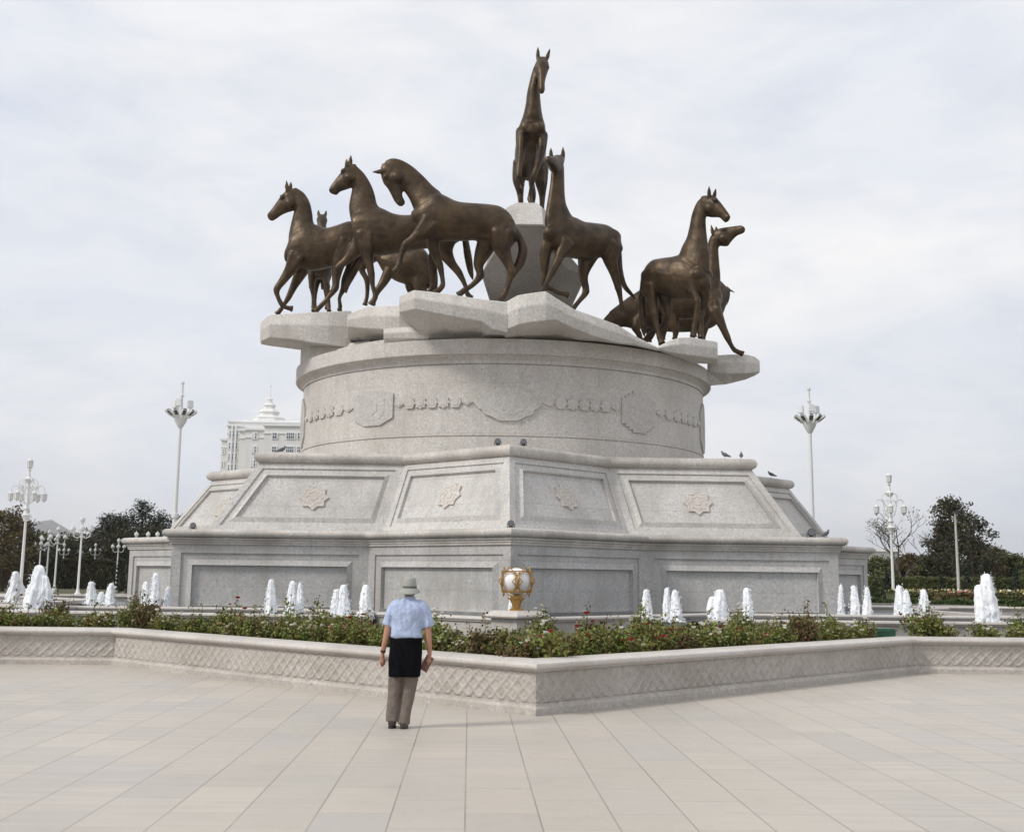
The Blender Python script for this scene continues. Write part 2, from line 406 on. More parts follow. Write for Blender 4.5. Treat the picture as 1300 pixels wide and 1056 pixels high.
def sym(half):
    """outline from its right half, top to bottom"""
    return half + [(-x, y) for x, y in reversed(half) if x > 1e-6]
gul = sym([(.45, .58), (.62, .50), (.82, .42), (.95, .40), (1.08, .26), (1.10, .18), (1.22, .14), (1.28, .05), (1.40, 0), (1.28, -.08), (1.22, -.16), (1.10, -.18), (1.04, -.30), (.92, -.38), (.72, -.42), (.38, -.58)])
gul = [(x * .74, y * .88) for x, y in gul]
shield = sym([(.32, .56), (.80, .42), (.80, -.34), (.32, -.56)])
def stepped(w, h, n):
    r = [(w * .2, h)]
    for i in range(n):
        x0 = w * (.2 + .8 * (i + 1) / n); y0 = h - (h * .5) * (i) / n; r += [(x0, y0), (x0, h - h * .5 * (i + 1) / n)]
    low = [(x, -y) for x, y in reversed(r)]
    return sym(r + low)
step1 = stepped(.72, .66, 4); step2 = stepped(.66, .86, 6)
def plaque(kind):
    base = {'gul': gul, 'shield': shield, 'step': step1, 'fine': step2}[kind]
    L_ = [(base, -.02, .058)]
    if kind in ('gul', 'fine'): L_ += [(scale_poly(base, .62), .05, .066), (starpoly(.26), .055, .075)]
    if kind == 'shield': L_ += [([(x * .6, y * .7) for x, y in base], .05, .066), (starpoly(.24, 6, .8), .055, .075)]
    if kind == 'step': L_ += [(scale_poly(base, .6), .05, .066)]
    return L_
t = NT('carved_drum_granite'); n1 = t.noise(7, 5, .7, None, 1.5); c = t.mix(t.ramp(n1, [(.42, 0), (.58, 1)]), (.42, .40, .375), (.52, .50, .475)); t.bump(n1, .9, .03); M['medal'] = t.out(c, .65)
slots = [(-75, 'fine'), (math.degrees(theta_at(474)), 'shield'), (math.degrees(theta_at(645)), 'gul'), (math.degrees(theta_at(811)), 'step'), (75, 'fine'), (114, 'gul'), (152, 'shield'), (190, 'fine'), (228, 'step'), (265, 'gul')]
for d, k in slots: on_drum('medallion', plaque(k), radians(d), 7.0, M['medal'])
for (d0, k0), (d1, k1) in zip(slots, slots[1:] + [(283, 'fine')]):
    w = {'gul': 1.04, 'step': .72, 'fine': .66, 'shield': .80}
    s0 = radians(d0) * DR + w[k0] + .03; s1 = radians(d1) * DR - w[k1] - .03; n = 7; st = (s1 - s0) / n; mid = (s0 + s1) / 2; L_ = []
    for i in range(n):
        x = s0 + st * (i + .5) - mid
        if i in (0, n - 1): pl = [(x + px_, y) for px_, y in [(-st * .5, 0), (0, .11), (st * .5, 0), (0, -.11)]]
        elif i % 2: h = .165; pl = [(x + px_, y) for px_, y in [(-st * .5, .0), (-st * .28, h), (st * .28, h), (st * .5, 0), (st * .28, -h), (-st * .28, -h)]]
        else: pl = [(x + px_ * st * 1.05, y) for px_, y in starpoly(.56, 8, .74)]; pl = [(a_, b_ * .36) for a_, b_ in pl]
        L_.append((pl, -.02, .052 + .004 * (i % 2))); cx_ = x; L_.append(([(cx_ + (a_ - cx_) * .6, b_ * .6) for a_, b_ in pl], .045, .062 + .004 * (i % 2)))
    on_drum('frieze_band', L_, mid / DR, 7.07, M['drumst'])
# ------------------------------------------------------------ rocks on the drum
def rock(stations, label, D=4.0, name='rock_slab'):
    """stations left to right: (px, y of top edge, y of lower front edge, y of underside, front distance, underside distance)"""
    mb = MB(); rings = []
    for s_ in stations:
        px, yt, ym, yu, yf = s_[:5]; yb = s_[5] if len(s_) > 5 else yf + 1.3
        t = P(px, yt, yf + .06); bk = P(px, yt + .6, yf + D); k = .42
        f1 = P(px, yt + (ym - yt) * k, yf - .05); f2 = P(px, ym, yf + .03); u = P(px, yu, yb); ub = P(px, min(yu, ym + 3) - 5, yf + D); ub.x = bk.x; ub.z = min(ub.z, bk.z - .1)
        rings.append([t, f1, f2, u, ub, bk])
    mb.loop(rings)
    # chamfers along the top arris
    o = mb.build(name, M['rock']); tag(o, label, 'rock', 'stone slabs on the drum')
    bv = o.modifiers.new('arris', 'BEVEL'); bv.width = .025; bv.segments = 1; bv.limit_method = 'ANGLE'; bv.angle_limit = radians(20)
    return o
rock([(331, 409, 434, 437, 39.6, 40.4), (342, 400, 428.5, 439, 39.1, 40.6), (372, 398, 431, 443, 38.9, 40.8), (395, 396.5, 435, 446, 38.8, 40.6), (417, 395.8, 437.5, 446, 38.8, 40.4), (446, 394.6, 441.7, 447, 39.0, 40.2)],
     'flat stone slab jutting furthest left, under the leftmost striding horse', 8.5)
rock([(441, 400, 415, 440, 38.0, 39.6), (464, 390, 417, 436, 37.5, 39.3), (489, 388.8, 418.7, 436, 37.1, 38.8), (507, 388, 420, 436, 36.95, 38.4), (545, 389, 424, 436, 36.9, 38.0)],
     'pale stone slab with dark recess below, under the second horse from the left', 7)
rock([(487, 418, 430, 437, 37.0, 37.3), (512, 415, 430, 435, 36.7, 37), (545, 415, 430, 434, 36.2, 36.9)],
     'plain grey support block between the cornice and the slabs, left of centre', 3, 'rock_block')
rock([(507, 376.6, 397, 400, 35.1, 36.0), (525.5, 368.3, 392.7, 416, 34.6, 36.0), (545, 370.2, 396, 430, 34.55, 36.3), (575, 374.4, 402, 430.5, 34.5, 36.4), (612, 380, 408.5, 430, 34.55, 36.3), (625, 381.5, 418, 429, 34.6, 36.1), (645, 383.5, 422.5, 429, 34.7, 36.0)],
     'long angular stone slab jutting forward under the horse with its head lowered', 9)
rock([(641, 384, 419.5, 429, 34.75, 35.6), (657, 375, 413, 430, 34.5, 35.9), (668, 373, 410, 431, 34.45, 36), (693, 369.7, 407, 431, 34.4, 36.1), (705, 378, 405.7, 431, 34.5, 36.2), (729, 392.7, 417, 432, 34.7, 36.1), (757, 402.5, 428, 433, 35.0, 36), (784, 412.6, 435.5, 436.5, 35.4, 36), (806, 426.5, 437.5, 439, 35.8, 36.2), (836, 441.5, 445, 446, 36.6, 37)],
     'large wedge of pale stone sloping down to the right, right of the centre', 7)
rock([(833, 441, 443.5, 445, 37.0, 37.6), (848, 433.4, 447, 450, 37.0, 38.0), (862, 428.7, 449, 455, 37.1, 38.4), (876, 428, 451, 461, 37.3, 38.8), (911, 434, 455.5, 462.5, 38.0, 39.2)],
     'small faceted stone block under the front hooves of the right-hand horse', 6)
rock([(898, 452, 471, 490, 40.6, 41.0), (922, 450.2, 474, 488, 40.5, 41.2), (946, 449.7, 474, 482, 40.6, 41.5), (958, 452.7, 473, 477, 40.9, 41.6), (964.5, 458, 471, 473, 41.4, 41.8)],
     'stone slab jutting out furthest right beyond the drum', 5)
rock([(382, 440, 478, 480, 40.3, 40.4), (394, 438, 474, 476, 39.7, 39.8), (424, 438, 466, 470, 39.2, 39.3), (470, 432, 455, 458, 38.6, 38.7)],
     'upright support block under the slab that juts furthest left', 3, 'rock_block')
# central pillar rock that carries the highest horse
def pillar():
    mb = MB(); rings = []
    L_ = [(258.5, 647, 690, 40.9, 3.2), (262, 630, 702, 40.3, 4.2), (284, 631, 704, 39.9, 4.8), (286, 633, 702, 40.2, 4.6), (341, 611, 745, 42.7, 3.0), (392, 626, 722, 44.6, 2.2), (425, 634, 712, 45.6, 2.0)]
    for y, xl, xr, yf, dp in L_:
        a_, b_ = P(xl, y, yf + dp * .28), P(xr, y + 2, yf + dp * .28); c_ = P(xl + (xr - xl) * .22, y, yf); d_ = P(xl + (xr - xl) * .8, y + 1, yf); z = (c_.z + d_.z) / 2
        w = b_.x - a_.x; pts = [a_, c_, d_, b_, V((b_.x - w * .05, yf + dp * .8, z)), V((b_.x - w * .3, yf + dp, z)), V((a_.x + w * .25, yf + dp, z)), V((a_.x + w * .03, yf + dp * .75, z))]
        rings.append([V((p.x, p.y, z + (.04 if y < 260 else 0))) for p in pts])
    root = empty('rock_pillar', (rings[-1][0].x, rings[-1][0].y, rings[-1][0].z))
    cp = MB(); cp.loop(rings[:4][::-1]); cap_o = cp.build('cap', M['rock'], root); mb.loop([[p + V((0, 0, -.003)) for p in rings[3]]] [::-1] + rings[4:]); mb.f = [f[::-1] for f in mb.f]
    o = mb.build('shaft', M['shaded_stone'], root); tag(root, 'tall central stone pillar with pale cap, under the highest horse', 'rock', 'stone slabs on the drum')
    bv = o.modifiers.new('arris', 'BEVEL'); bv.width = .03; bv.segments = 1; bv.limit_method = 'ANGLE'; bv.angle_limit = radians(20)
pillar()
# low stone mound in the middle of the drum, seen between the slabs
mb = MB(); mb.loop([[V((CX + r * cos(t) * (1 + .08 * sin(3 * t)), CY + 1.0 + r * sin(t) * .8, z)) for t in np.linspace(0, 2 * pi, 13)[:-1]] for r, z in ((5.8, 9.25), (5.4, 9.6), (4.2, 9.9))]); mb.lathe([(6.95, 9.0), (6.95, 9.24), (6.8, 9.3), (0, 9.3)], 64, (CX, CY, 0))
tag(mb.build('rock_mound', M['rock']), 'low stone mound behind the slabs on top of the drum', 'rock')
# ------------------------------------------------------------ bronze horses
def catmull(rows, k=5):
    """rows: arrays; returns k-times denser smooth rows"""
    A = np.array(rows, float); n = len(A); out = []
    for i in range(n - 1):
        p0, p1, p2, p3 = A[max(i - 1, 0)], A[i], A[i + 1], A[min(i + 2, n - 1)]
        for j in range(k):
            t = j / k
            out.append(.5 * ((2 * p1) + (p2 - p0) * t + (2 * p0 - 5 * p1 + 4 * p2 - p3) * t * t + (3 * p1 - p0 - 3 * p2 + p3) * t ** 3))
    out.append(A[-1]); return out
class Horse:
    def __init__(s, org, Y0, psi, px0, flip=1):
        s.o = org; s.psi = radians(psi); s.flip = flip
        r = s.rx((px0, 0 + 500)); s.B = V((r.x * Y0, Y0, 0)); s.Y0 = Y0; s.mb = MB(); s.tail_mb = MB()
        s.dir = V((cos(s.psi), sin(s.psi), 0)); s.lat = V((-sin(s.psi), cos(s.psi), 0))
    def px(s, p): return (s.o[0] + p[0] / s.o[2], s.o[1] + p[1] / s.o[2])
    def rx(s, p): return ray(*s.px(p))
    def pt(s, x, y, lat=0.0):
        """point of the horse's own upright plane, pushed sideways by lat metres"""
        r = s.rx((x, y)); B = s.B + s.lat * lat; k = (r.x * B.y - B.x) / (cos(s.psi) - r.x * sin(s.psi))
        return V((0, 0, EYE)) + r * (B.y + k * sin(s.psi))
    def dp(s, x, y, dY):
        r = s.rx((x, y)); return V((0, 0, EYE)) + r * (s.Y0 + dY)
    def loft(s, rings, mb=None, n=22, round0=.6, round1=.6, pw=1.0):
        """rings: (centre, A, B) rows, smoothed; closed with rounded ends"""
        rows = catmull([list(c) + list(a) + list(b) for c, a, b in rings], 5); R = []
        def ring(c, a, b, k=1): return [c + (a * cos(t) + b * sin(t)) * k for t in [2 * pi * i / n for i in range(n)]]
        tr = [(V(r[:3]), V(r[3:6]), V(r[6:9])) for r in rows]
        c, a, b = tr[0]; d = (tr[0][0] - tr[1][0]).normalized() * min(a.length, b.length) * round0
        R += [ring(c + d, a, b, .35), ring(c + d * .75, a, b, .7), ring(c + d * .35, a, b, .92)]
        R += [ring(*x) for x in tr]
        c, a, b = tr[-1]; d = (tr[-1][0] - tr[-2][0]).normalized() * min(a.length, b.length) * round1
        R += [ring(c + d * .35, a, b, .92), ring(c + d * .75, a, b, .7), ring(c + d, a, b, .35)]
        (mb or s.mb).loop(R)
    def pairs(s, L_, lat=0.0, tilt=None, mb=None, **k):
        rr = []
        for (x0, y0), (x1, y1), hw in L_:
            a, b = s.pt(x0, y0, lat), s.pt(x1, y1, lat); rr.append(((a + b) / 2, s.lat * hw, (a - b) / 2))
        s.loft(rr, mb, **k)
    def rings3(s, L_, axis='y', mb=None, **k):
        """(x, y, dY, half width, half second) with second vector vertical (axis y) or in depth (axis z)"""
        rr = []
        for e in L_:
            x, y, d, hw, h2 = e[:5]; sk = e[5] if len(e) > 5 else 0
            rr.append((s.dp(x, y, d), V((hw, 0, 0)), (V((0, sk, h2)) if axis == 'y' else V((0, h2, sk)))))
        s.loft(rr, mb, **k)
    def chain(s, L_, lat=0.0, mb=None, hoof=True, deep=None, squash=.86, n=12):
        """limb through (x, y, radius[, extra lateral or dY]) points"""
        pts = []
        for i_, e in enumerate(L_):
            x, y, r = e[:3]; ex = e[3] if len(e) > 3 else 0
            if hoof and deep is None and i_ < 2: ex += lat * (-.5, -.2)[i_]; r *= (.86, 1)[i_]
            pts.append((s.dp(x, y, ex) if deep is not None else s.pt(x, y, lat + ex), r))
        rr = []
        for i, (p, r) in enumerate(pts):
            t = (pts[min(i + 1, len(pts) - 1)][0] - pts[max(i - 1, 0)][0]).normalized()
            side = s.lat if deep is None else V((1, 0, 0)); a = (side - t * side.dot(t)).normalized(); b = t.cross(a).normalized()
            rr.append((p, a * r * squash, b * r))
        if hoof and len(pts) > 4:
            e0 = rr[0]; e2 = rr[min(3, len(rr) - 1)]; bdir = e0[2].normalized(); b2 = e2[2].normalized(); out = (s.lat * (1 if lat > 0 else -1)) if deep is None else V((0, -1, 0))
            for q in (-1, 1):       # two muscle strands down the upper limb
                A = pts[0][0] + bdir * q * pts[0][1] * .50 + out * pts[0][1] * .12; m_ = pts[1][0] + rr[1][2].normalized() * q * pts[1][1] * .46 + out * pts[1][1] * .42; B_ = pts[2][0] + rr[2][2].normalized() * q * pts[2][1] * .35 + out * pts[2][1] * .3
                s.mb.tube([A, A.lerp(m_, .5) + out * .02, m_, B_, pts[3][0]], [pts[0][1] * .25, pts[0][1] * .42, pts[1][1] * .52, pts[2][1] * .55, pts[3][1] * .6], 10)
            for k_ in (-4, -2):     # knee or hock, fetlock
                if len(pts) + k_ > 1: p, r = pts[k_]; s.mb.ball(p, r * 1.03, 10, 8)
        if hoof:
            p, r = pts[-1]; t = (pts[-1][0] - pts[-2][0]).normalized()
            q = rr.pop(); rr.append((p - t * r * .3, q[1] * .85, q[2] * .85)); rr.append((p + t * r * .35, q[1] * 1.12, q[2] * 1.18))
            s.loft(rr, mb, n=n, round0=.5, round1=.12)
        else: s.loft(rr, mb, n=n, round0=.5, round1=.5)
    def ear(s, base, tip, r=.10, lat=0.0, dY=None):
        a = s.pt(*base, lat) if dY is None else s.dp(*base, dY); b = s.pt(*tip, lat) if dY is None else s.dp(*tip, dY)
        d = b - a; side = V((1, 0, 0)) if abs(d.normalized().x) < .7 else V((0, 0, 1)); u = (side - d.normalized() * side.dot(d.normalized())).normalized(); w = d.normalized().cross(u)
        s.mb.loop([[a + d * t + (u * cos(q) * .8 + w * sin(q) * .5) * r * k for q in [i * pi / 4 for i in range(8)]] for t, k in ((-.15, .8), (.25, 1), (.55, .8), (.85, .38), (1, .12))])
    def ball(s, x, y, r, lat=0.0, dY=None, sz=(1, 1, 1)):
        s.mb.ball(s.pt(x, y, lat) if dY is None else s.dp(x, y, dY), r, 12, 8, sz)
    def finish(s, label, pose_tail=True, voxel=.034):
        def fuse(mb, vox, it):
            me = bpy.data.meshes.new('t'); me.from_pydata([tuple(v) for v in mb.v], [], mb.f); o = bpy.data.objects.new('t', me); COL.objects.link(o)
            m = o.modifiers.new('r', 'REMESH'); m.mode = 'VOXEL'; m.voxel_size = vox
            q = o.modifiers.new('s', 'SMOOTH'); q.factor = .5; q.iterations = it
            dg = bpy.context.evaluated_depsgraph_get(); dg.update(); ev = o.evaluated_get(dg); me2 = bpy.data.meshes.new_from_object(ev)
            vs = [v.co.copy() for v in me2.vertices]; fs = [tuple(p.vertices) for p in me2.polygons]
            bpy.data.objects.remove(o); bpy.data.meshes.remove(me); bpy.data.meshes.remove(me2); return vs, fs
        vs, fs = fuse(s.mb, voxel, 2)
        zs = [v.z for v in vs]; low = min(zs); ctr = sum(vs, V((0, 0, 0))) / len(vs)
        root = empty('horse_statue', (ctr.x, ctr.y, low), label, 'horse statue', 'bronze horses on the monument')
        mesh_obj('body', vs, fs, M['bronze'], root, True)
        if s.tail_mb.v:
            vs, fs = fuse(s.tail_mb, .03, 2); mesh_obj('tail', vs, fs, M['bronze'], root, True)
        return root
    def face(s, eye, nos, hw=.17, hn=.07, cheek=None):
        if cheek:
            for q in (-1, 1): s.ball(*cheek, .21, q * .10)
        for q in (-1, 1):
            s.ball(*eye, .062, q * hw); s.ball(eye[0], eye[1], .095, q * (hw - .06)); s.ball(*nos, .04, q * hn)

Z1 = (330, 220, 5.56); Z2 = (400, 180, 4.8); Z3 = (470, 190, 5.03); Z4 = (630, 50, 4.59); Z5 = (660, 180, 4.8); Z6 = (750, 230, 4.59)
N, FAR = -.27, .27      # lateral places of the near and far legs
# leftmost striding horse
h = Horse(Z1, 40.0, 0, 300)
h.pairs([((190, 525), (200, 625), .28), ((235, 425), (228, 662), .42), ((330, 362), (310, 682), .5), ((400, 366), (380, 688), .52), ((470, 388), (460, 672), .55), ((550, 368), (550, 645), .56), ((630, 342), (640, 612), .53), ((700, 352), (700, 600), .46), ((750, 400), (745, 560), .32)])
h.pairs([((400, 372), (200, 500), .34), ((378, 345), (203, 440), .28), ((370, 280), (215, 375), .21), ((352, 205), (232, 305), .18), ((312, 140), (243, 265), .16), ((255, 102), (250, 245), .15)])
h.pairs([((245, 104), (258, 232), .15), ((190, 122), (232, 266), .19), ((152, 158), (200, 276), .165), ((112, 212), (155, 296), .115), ((78, 258), (118, 322), .09), ((56, 283), (88, 338), .085), ((52, 296), (66, 330), .06)], round1=.3)
h.face((158, 168), (66, 290), cheek=(212, 215)); h.ear((192, 118), (187, 46), .10, -.12); h.ear((214, 110), (219, 58), .10, .12)
h.chain([(300, 520, .30), (262, 600, .32), (215, 680, .21), (160, 760, .145), (118, 822, .12), (128, 876, .08), (158, 932, .09), (188, 948, .08), (222, 955, .115)], N)
h.chain([(330, 600, .3), (292, 690, .23), (238, 800, .14), (200, 880, .105), (176, 918, .08), (150, 958, .085), (124, 990, .11)], FAR)
h.chain([(680, 440, .40), (630, 500, .40), (575, 580, .30), (548, 670, .21), (537, 750, .145), (530, 812, .13), (482, 878, .085), (436, 930, .09), (398, 968, .115)], N)
h.chain([(690, 560, .35), (640, 680, .2), (600, 750, .13), (590, 815, .115), (562, 878, .07), (566, 935, .08), (562, 965, .10)], FAR)
h.chain([(760, 440, .10), (735, 560, .13), (660, 700, .13), (615, 790, .10), (608, 848, .03)], 0, h.tail_mb, False)
h.finish('striding bronze horse at the far left, head high in profile')
# small horse seen head-on behind it
h = Horse(Z1, 46.5, 0, 430)
h.rings3([(425, 640, -.3, .3, .3), (425, 650, 0, .48, .55), (425, 640, .5, .55, .65), (430, 630, 1.3, .55, .62), (435, 640, 2.2, .55, .6), (440, 650, 2.8, .4, .45)])
h.rings3([(425, 600, .3, .42, .45), (428, 500, .1, .26, .36), (434, 410, 0, .2, .3), (438, 340, 0, .18, .2), (440, 310, 0, .15, .15)], 'z')
h.rings3([(438, 300, 0, .16, .14), (438, 330, -.2, .22, .22), (438, 365, -.4, .17, .2), (439, 400, -.6, .12, .14), (440, 425, -.65, .10, .1)], 'z')
h.ear((414, 300), (413, 250), .09, dY=0); h.ear((463, 300), (468, 255), .09, dY=0)
h.chain([(375, 640, .3, .1), (368, 730, .2, 0), (366, 800, .13, 0), (374, 870, .08, 0), (376, 940, .09, 0), (378, 968, .12, -.05)], deep=1)
h.chain([(475, 640, .3, .1), (465, 730, .2, 0), (475, 800, .13, 0), (484, 870, .085, 0), (486, 940, .095, 0), (487, 968, .12, -.05)], deep=1)
h.chain([(395, 650, .4, 2.4), (400, 740, .26, 2.5), (395, 800, .15, 2.5), (388, 880, .09, 2.5), (388, 950, .12, 2.4)], deep=1)
h.chain([(470, 650, .4, 2.4), (465, 740, .26, 2.5), (462, 800, .15, 2.5), (470, 880, .09, 2.5), (472, 950, .12, 2.4)], deep=1)
h.chain([(435, 600, .08, 2.9), (437, 700, .12, 3.1), (438, 820, .05, 3.1)], 0, h.tail_mb, False, deep=1)
h.finish('bronze horse facing the viewer, mostly hidden behind the far-left horse')
# second profile horse
h = Horse(Z2, 37.8, 0, 500)
h.pairs([((222, 490), (243, 560), .28), ((232, 440), (252, 645), .42), ((300, 405), (310, 685), .5), ((390, 402), (390, 694), .53), ((480, 440), (480, 684), .55), ((560, 450), (570, 668), .56), ((660, 440), (660, 652), .53), ((760, 438), (760, 640), .52), ((850, 465), (840, 625), .42), ((895, 520), (885, 600), .26)])
h.pairs([((400, 405), (222, 500), .34), ((378, 380), (208, 430), .26), ((365, 325), (207, 385), .22), ((342, 262), (216, 335), .18), ((303, 198), (226, 288), .16), ((262, 156), (228, 262), .15)])
h.pairs([((243, 135), (246, 256), .15), ((192, 143), (226, 278), .19), ((165, 178), (192, 292), .165), ((122, 232), (152, 306), .115), ((97, 265), (134, 325), .09), ((86, 285), (112, 322), .08), ((84, 293), (94, 314), .055)], round1=.3)
h.face((172, 180), (94, 292), cheek=(207, 222)); h.ear((193, 152), (192, 100), .10, -.12); h.ear((213, 145), (219, 76), .11, .12)
h.chain([(330, 500, .34), (312, 570, .34), (314, 650, .25), (330, 740, .15), (343, 808, .12), (352, 880, .08), (368, 940, .095), (345, 985, .125)], N)
h.chain([(290, 560, .3), (250, 655, .25), (195, 718, .15), (140, 768, .125), (128, 820, .085), (128, 878, .085), (112, 908, .11)], FAR - .1)
h.chain([(820, 500, .42), (800, 570, .42), (790, 665, .28), (832, 742, .16), (874, 795, .125), (912, 868, .08), (925, 920, .085), (945, 948, .11)], N)
h.chain([(780, 560, .4), (740, 680, .26), (718, 760, .16), (718, 830, .12), (712, 880, .085), (700, 912, .11)], FAR)
h.chain([(890, 510, .10), (915, 600, .11), (932, 700, .13), (948, 790, .10), (962, 842, .03)], 0, h.tail_mb, False)
h.finish('bronze horse second in the left row, head high with one foreleg bent')
# horse with lowered head
h = Horse(Z3, 35.7, 0, 500)
h.pairs([((283, 385), (300, 480), .3), ((335, 330), (340, 525), .44), ((410, 272), (420, 578), .53), ((480, 298), (480, 584), .56), ((560, 335), (570, 582), .57), ((660, 346), (670, 578), .57), ((750, 352), (760, 592), .56), ((830, 366), (825, 625), .53), ((895, 415), (890, 630), .43), ((932, 490), (925, 590), .25)])
h.pairs([((450, 272), (290, 420), .36), ((400, 232), (272, 370), .28), ((330, 160), (250, 318), .21), ((260, 100), (222, 275), .18), ((195, 65), (200, 240), .165), ((140, 56), (165, 210), .15), ((100, 70), (150, 190), .13)])
h.pairs([((72, 95), (190, 140), .15), ((66, 150), (212, 200), .19), ((82, 212), (204, 236), .165), ((108, 245), (206, 268), .125), ((132, 288), (208, 300), .10), ((152, 328), (222, 328), .09), ((172, 352), (222, 345), .08), ((185, 362), (212, 356), .055)], round1=.3)
h.face((98, 175), (180, 335), cheek=(172, 180)); h.ear((88, 140), (8, 145), .11, -.13); h.ear((112, 122), (54, 117), .10, .12)
h.chain([(440, 420, .36), (390, 470, .34), (330, 530, .25), (268, 578, .155), (228, 606, .13), (200, 668, .085), (182, 738, .095), (160, 775, .12)], N)
h.chain([(420, 470, .3), (398, 590, .22), (425, 690, .14), (444, 738, .12), (460, 815, .08), (462, 868, .09), (422, 912, .12)], FAR)
h.chain([(850, 460, .42), (850, 540, .42), (840, 620, .30), (872, 705, .175), (902, 780, .135), (885, 850, .09), (862, 918, .095), (835, 955, .13)], N)
h.chain([(790, 500, .4), (735, 620, .3), (692, 735, .17), (702, 805, .13), (652, 865, .085), (605, 895, .09), (568, 925, .12)], FAR)
h.chain([(900, 480, .09), (952, 560, .11), (975, 640, .15), (958, 715, .15), (925, 775, .12), (900, 835, .03)], 0, h.tail_mb, False)
h.finish('bronze horse with its head bowed low, pawing the big middle slab')
# horse behind those two
h = Horse(Z2, 43.5, 0, 600)
h.pairs([((420, 690), (405, 760), .3), ((470, 655), (470, 835), .42), ((540, 640), (540, 865), .48), ((620, 640), (620, 880), .5), ((675, 665), (675, 900), .44), ((708, 730), (705, 880), .3)])
h.pairs([((480, 640), (410, 790), .3), ((430, 580), (360, 690), .24), ((400, 520), (340, 600), .2), ((380, 480), (330, 560), .17)])
h.pairs([((390, 470), (350, 560), .15), ((345, 475), (320, 570), .17), ((300, 520), (290, 590), .12), ((270, 555), (270, 600), .09)])
h.ear((380, 480), (385, 430), .1, -.1); h.ear((365, 480), (366, 430), .1, .1)
h.chain([(420, 690, .3), (350, 700, .22), (285, 770, .14), (316, 845, .11), (318, 930, .08), (305, 990, .11)], FAR)
h.chain([(470, 750, .3), (420, 850, .18), (375, 920, .12), (355, 985, .11)], N)
h.chain([(640, 780, .42), (640, 880, .26), (670, 960, .14), (660, 1040, .1)], N); h.chain([(600, 780, .42), (590, 880, .26), (600, 960, .14), (580, 1040, .1)], FAR)
h.chain([(700, 690, .08), (725, 780, .12), (728, 880, .12), (722, 950, .04)], 0, h.tail_mb, False)
h.finish('bronze horse whose rump shows low between the second and third horses, behind them')
# highest horse, seen from the front
h = Horse(Z4, 42.0, 0, 200)
h.rings3([(210, 525, -.38, .28, .25), (210, 530, -.15, .46, .48), (206, 555, .3, .55, .66), (204, 600, .9, .57, .7), (200, 650, 1.6, .6, .68), (197, 700, 2.3, .6, .66), (193, 745, 2.9, .52, .58), (190, 765, 3.3, .32, .36)])
h.rings3([(210, 510, .25, .5, .55), (212, 465, .15, .40, .5), (214, 420, .08, .33, .44), (216, 370, .02, .28, .38), (217, 320, -.02, .25, .35), (226, 250, -.06, .21, .3), (242, 180, -.08, .19, .25), (262, 122, -.06, .16, .2)], 'z')
h.rings3([(268, 112, -.05, .17, .13), (269, 140, -.2, .235, .22), (268, 168, -.32, .255, .25), (266, 205, -.48, .19, .22), (264, 245, -.62, .135, .17), (264, 272, -.7, .125, .15), (265, 295, -.74, .12, .13), (265, 310, -.74, .085, .09)], 'z')
h.ear((243, 112), (243, 38), .11, dY=0); h.ear((294, 118), (314, 50), .11, dY=0)
h.ball(236, 162, .06, dY=-.42); h.ball(302, 165, .06, dY=-.42)
h.ball(175, 520, .27, dY=-.25); h.ball(245, 520, .27, dY=-.25)
h.chain([(150, 540, .28, 0), (145, 600, .24, -.25), (140, 680, .16, -.5), (133, 760, .12, -.7), (132, 800, .125, -.75), (146, 835, .085, -.5), (152, 850, .09, -.25), (150, 856, .1, -.05)], deep=1)
h.chain([(262, 560, .3, 0), (262, 640, .22, -.2), (242, 730, .145, -.3), (216, 808, .125, -.35), (203, 870, .085, -.3), (195, 930, .10, -.25), (212, 966, .14, -.4)], deep=1)
h.chain([(150, 720, .42, 2.4), (132, 820, .3, 2.4), (140, 900, .16, 2.7), (145, 990, .11, 2.7), (145, 1055, .13, 2.5)], deep=1)
h.chain([(255, 720, .42, 2.4), (262, 830, .3, 2.4), (268, 910, .16, 2.7), (266, 990, .11, 2.7), (264, 1058, .13, 2.5)], deep=1)
h.chain([(195, 720, .08, 3.4), (200, 800, .13, 3.6), (215, 900, .14, 3.6), (218, 960, .05, 3.6)], 0, h.tail_mb, False, deep=1)
h.finish('highest bronze horse, facing the viewer on the central pillar with one foreleg raised')
# horse right of the centre
h = Horse(Z5, 37.6, 40, 200)
h.pairs([((185, 510), (192, 640), .3), ((232, 468), (228, 685), .43), ((300, 455), (300, 705), .5), ((370, 486), (370, 716), .52), ((440, 496), (440, 716), .52), ((510, 508), (500, 705), .5), ((558, 545), (555, 690), .43), ((588, 600), (582, 680), .28)])
h.pairs([((312, 460), (165, 560), .34), ((290, 420), (158, 480), .28), ((273, 370), (165, 415), .23), ((267, 300), (178, 330), .2), ((266, 230), (190, 250), .175), ((264, 160), (195, 190), .165), ((255, 100), (208, 150), .14)])
rr = []
for x, y, d, hw, hh in [(238, 118, .05, .2, .2), (225, 132, -.15, .23, .30), (212, 140, -.4, .21, .30), (196, 128, -.75, .16, .22), (180, 116, -1.05, .125, .16), (170, 108, -1.2, .10, .12)]:
    rr.append((h.dp(x, y, d), V((hw * .95, -hw * .3, 0)), V((0, 0, hh))))
h.loft(rr)
h.ear((190, 92), (188, 30), .10, dY=-.05); h.ear((262, 100), (263, 28), .11, dY=.1)
h.ball(185, 560, .26, -.10); h.ball(190, 560, .26, .2)
h.chain([(290, 560, .34), (272, 620, .30), (255, 670, .2), (225, 740, .145), (197, 792, .125), (168, 850, .085), (150, 900, .095), (138, 930, .12)], N)
h.chain([(175, 590, .28), (155, 690, .2), (150, 790, .14), (150, 872, .12), (198, 900, .085), (240, 920, .09), (285, 930, .12)], .15)
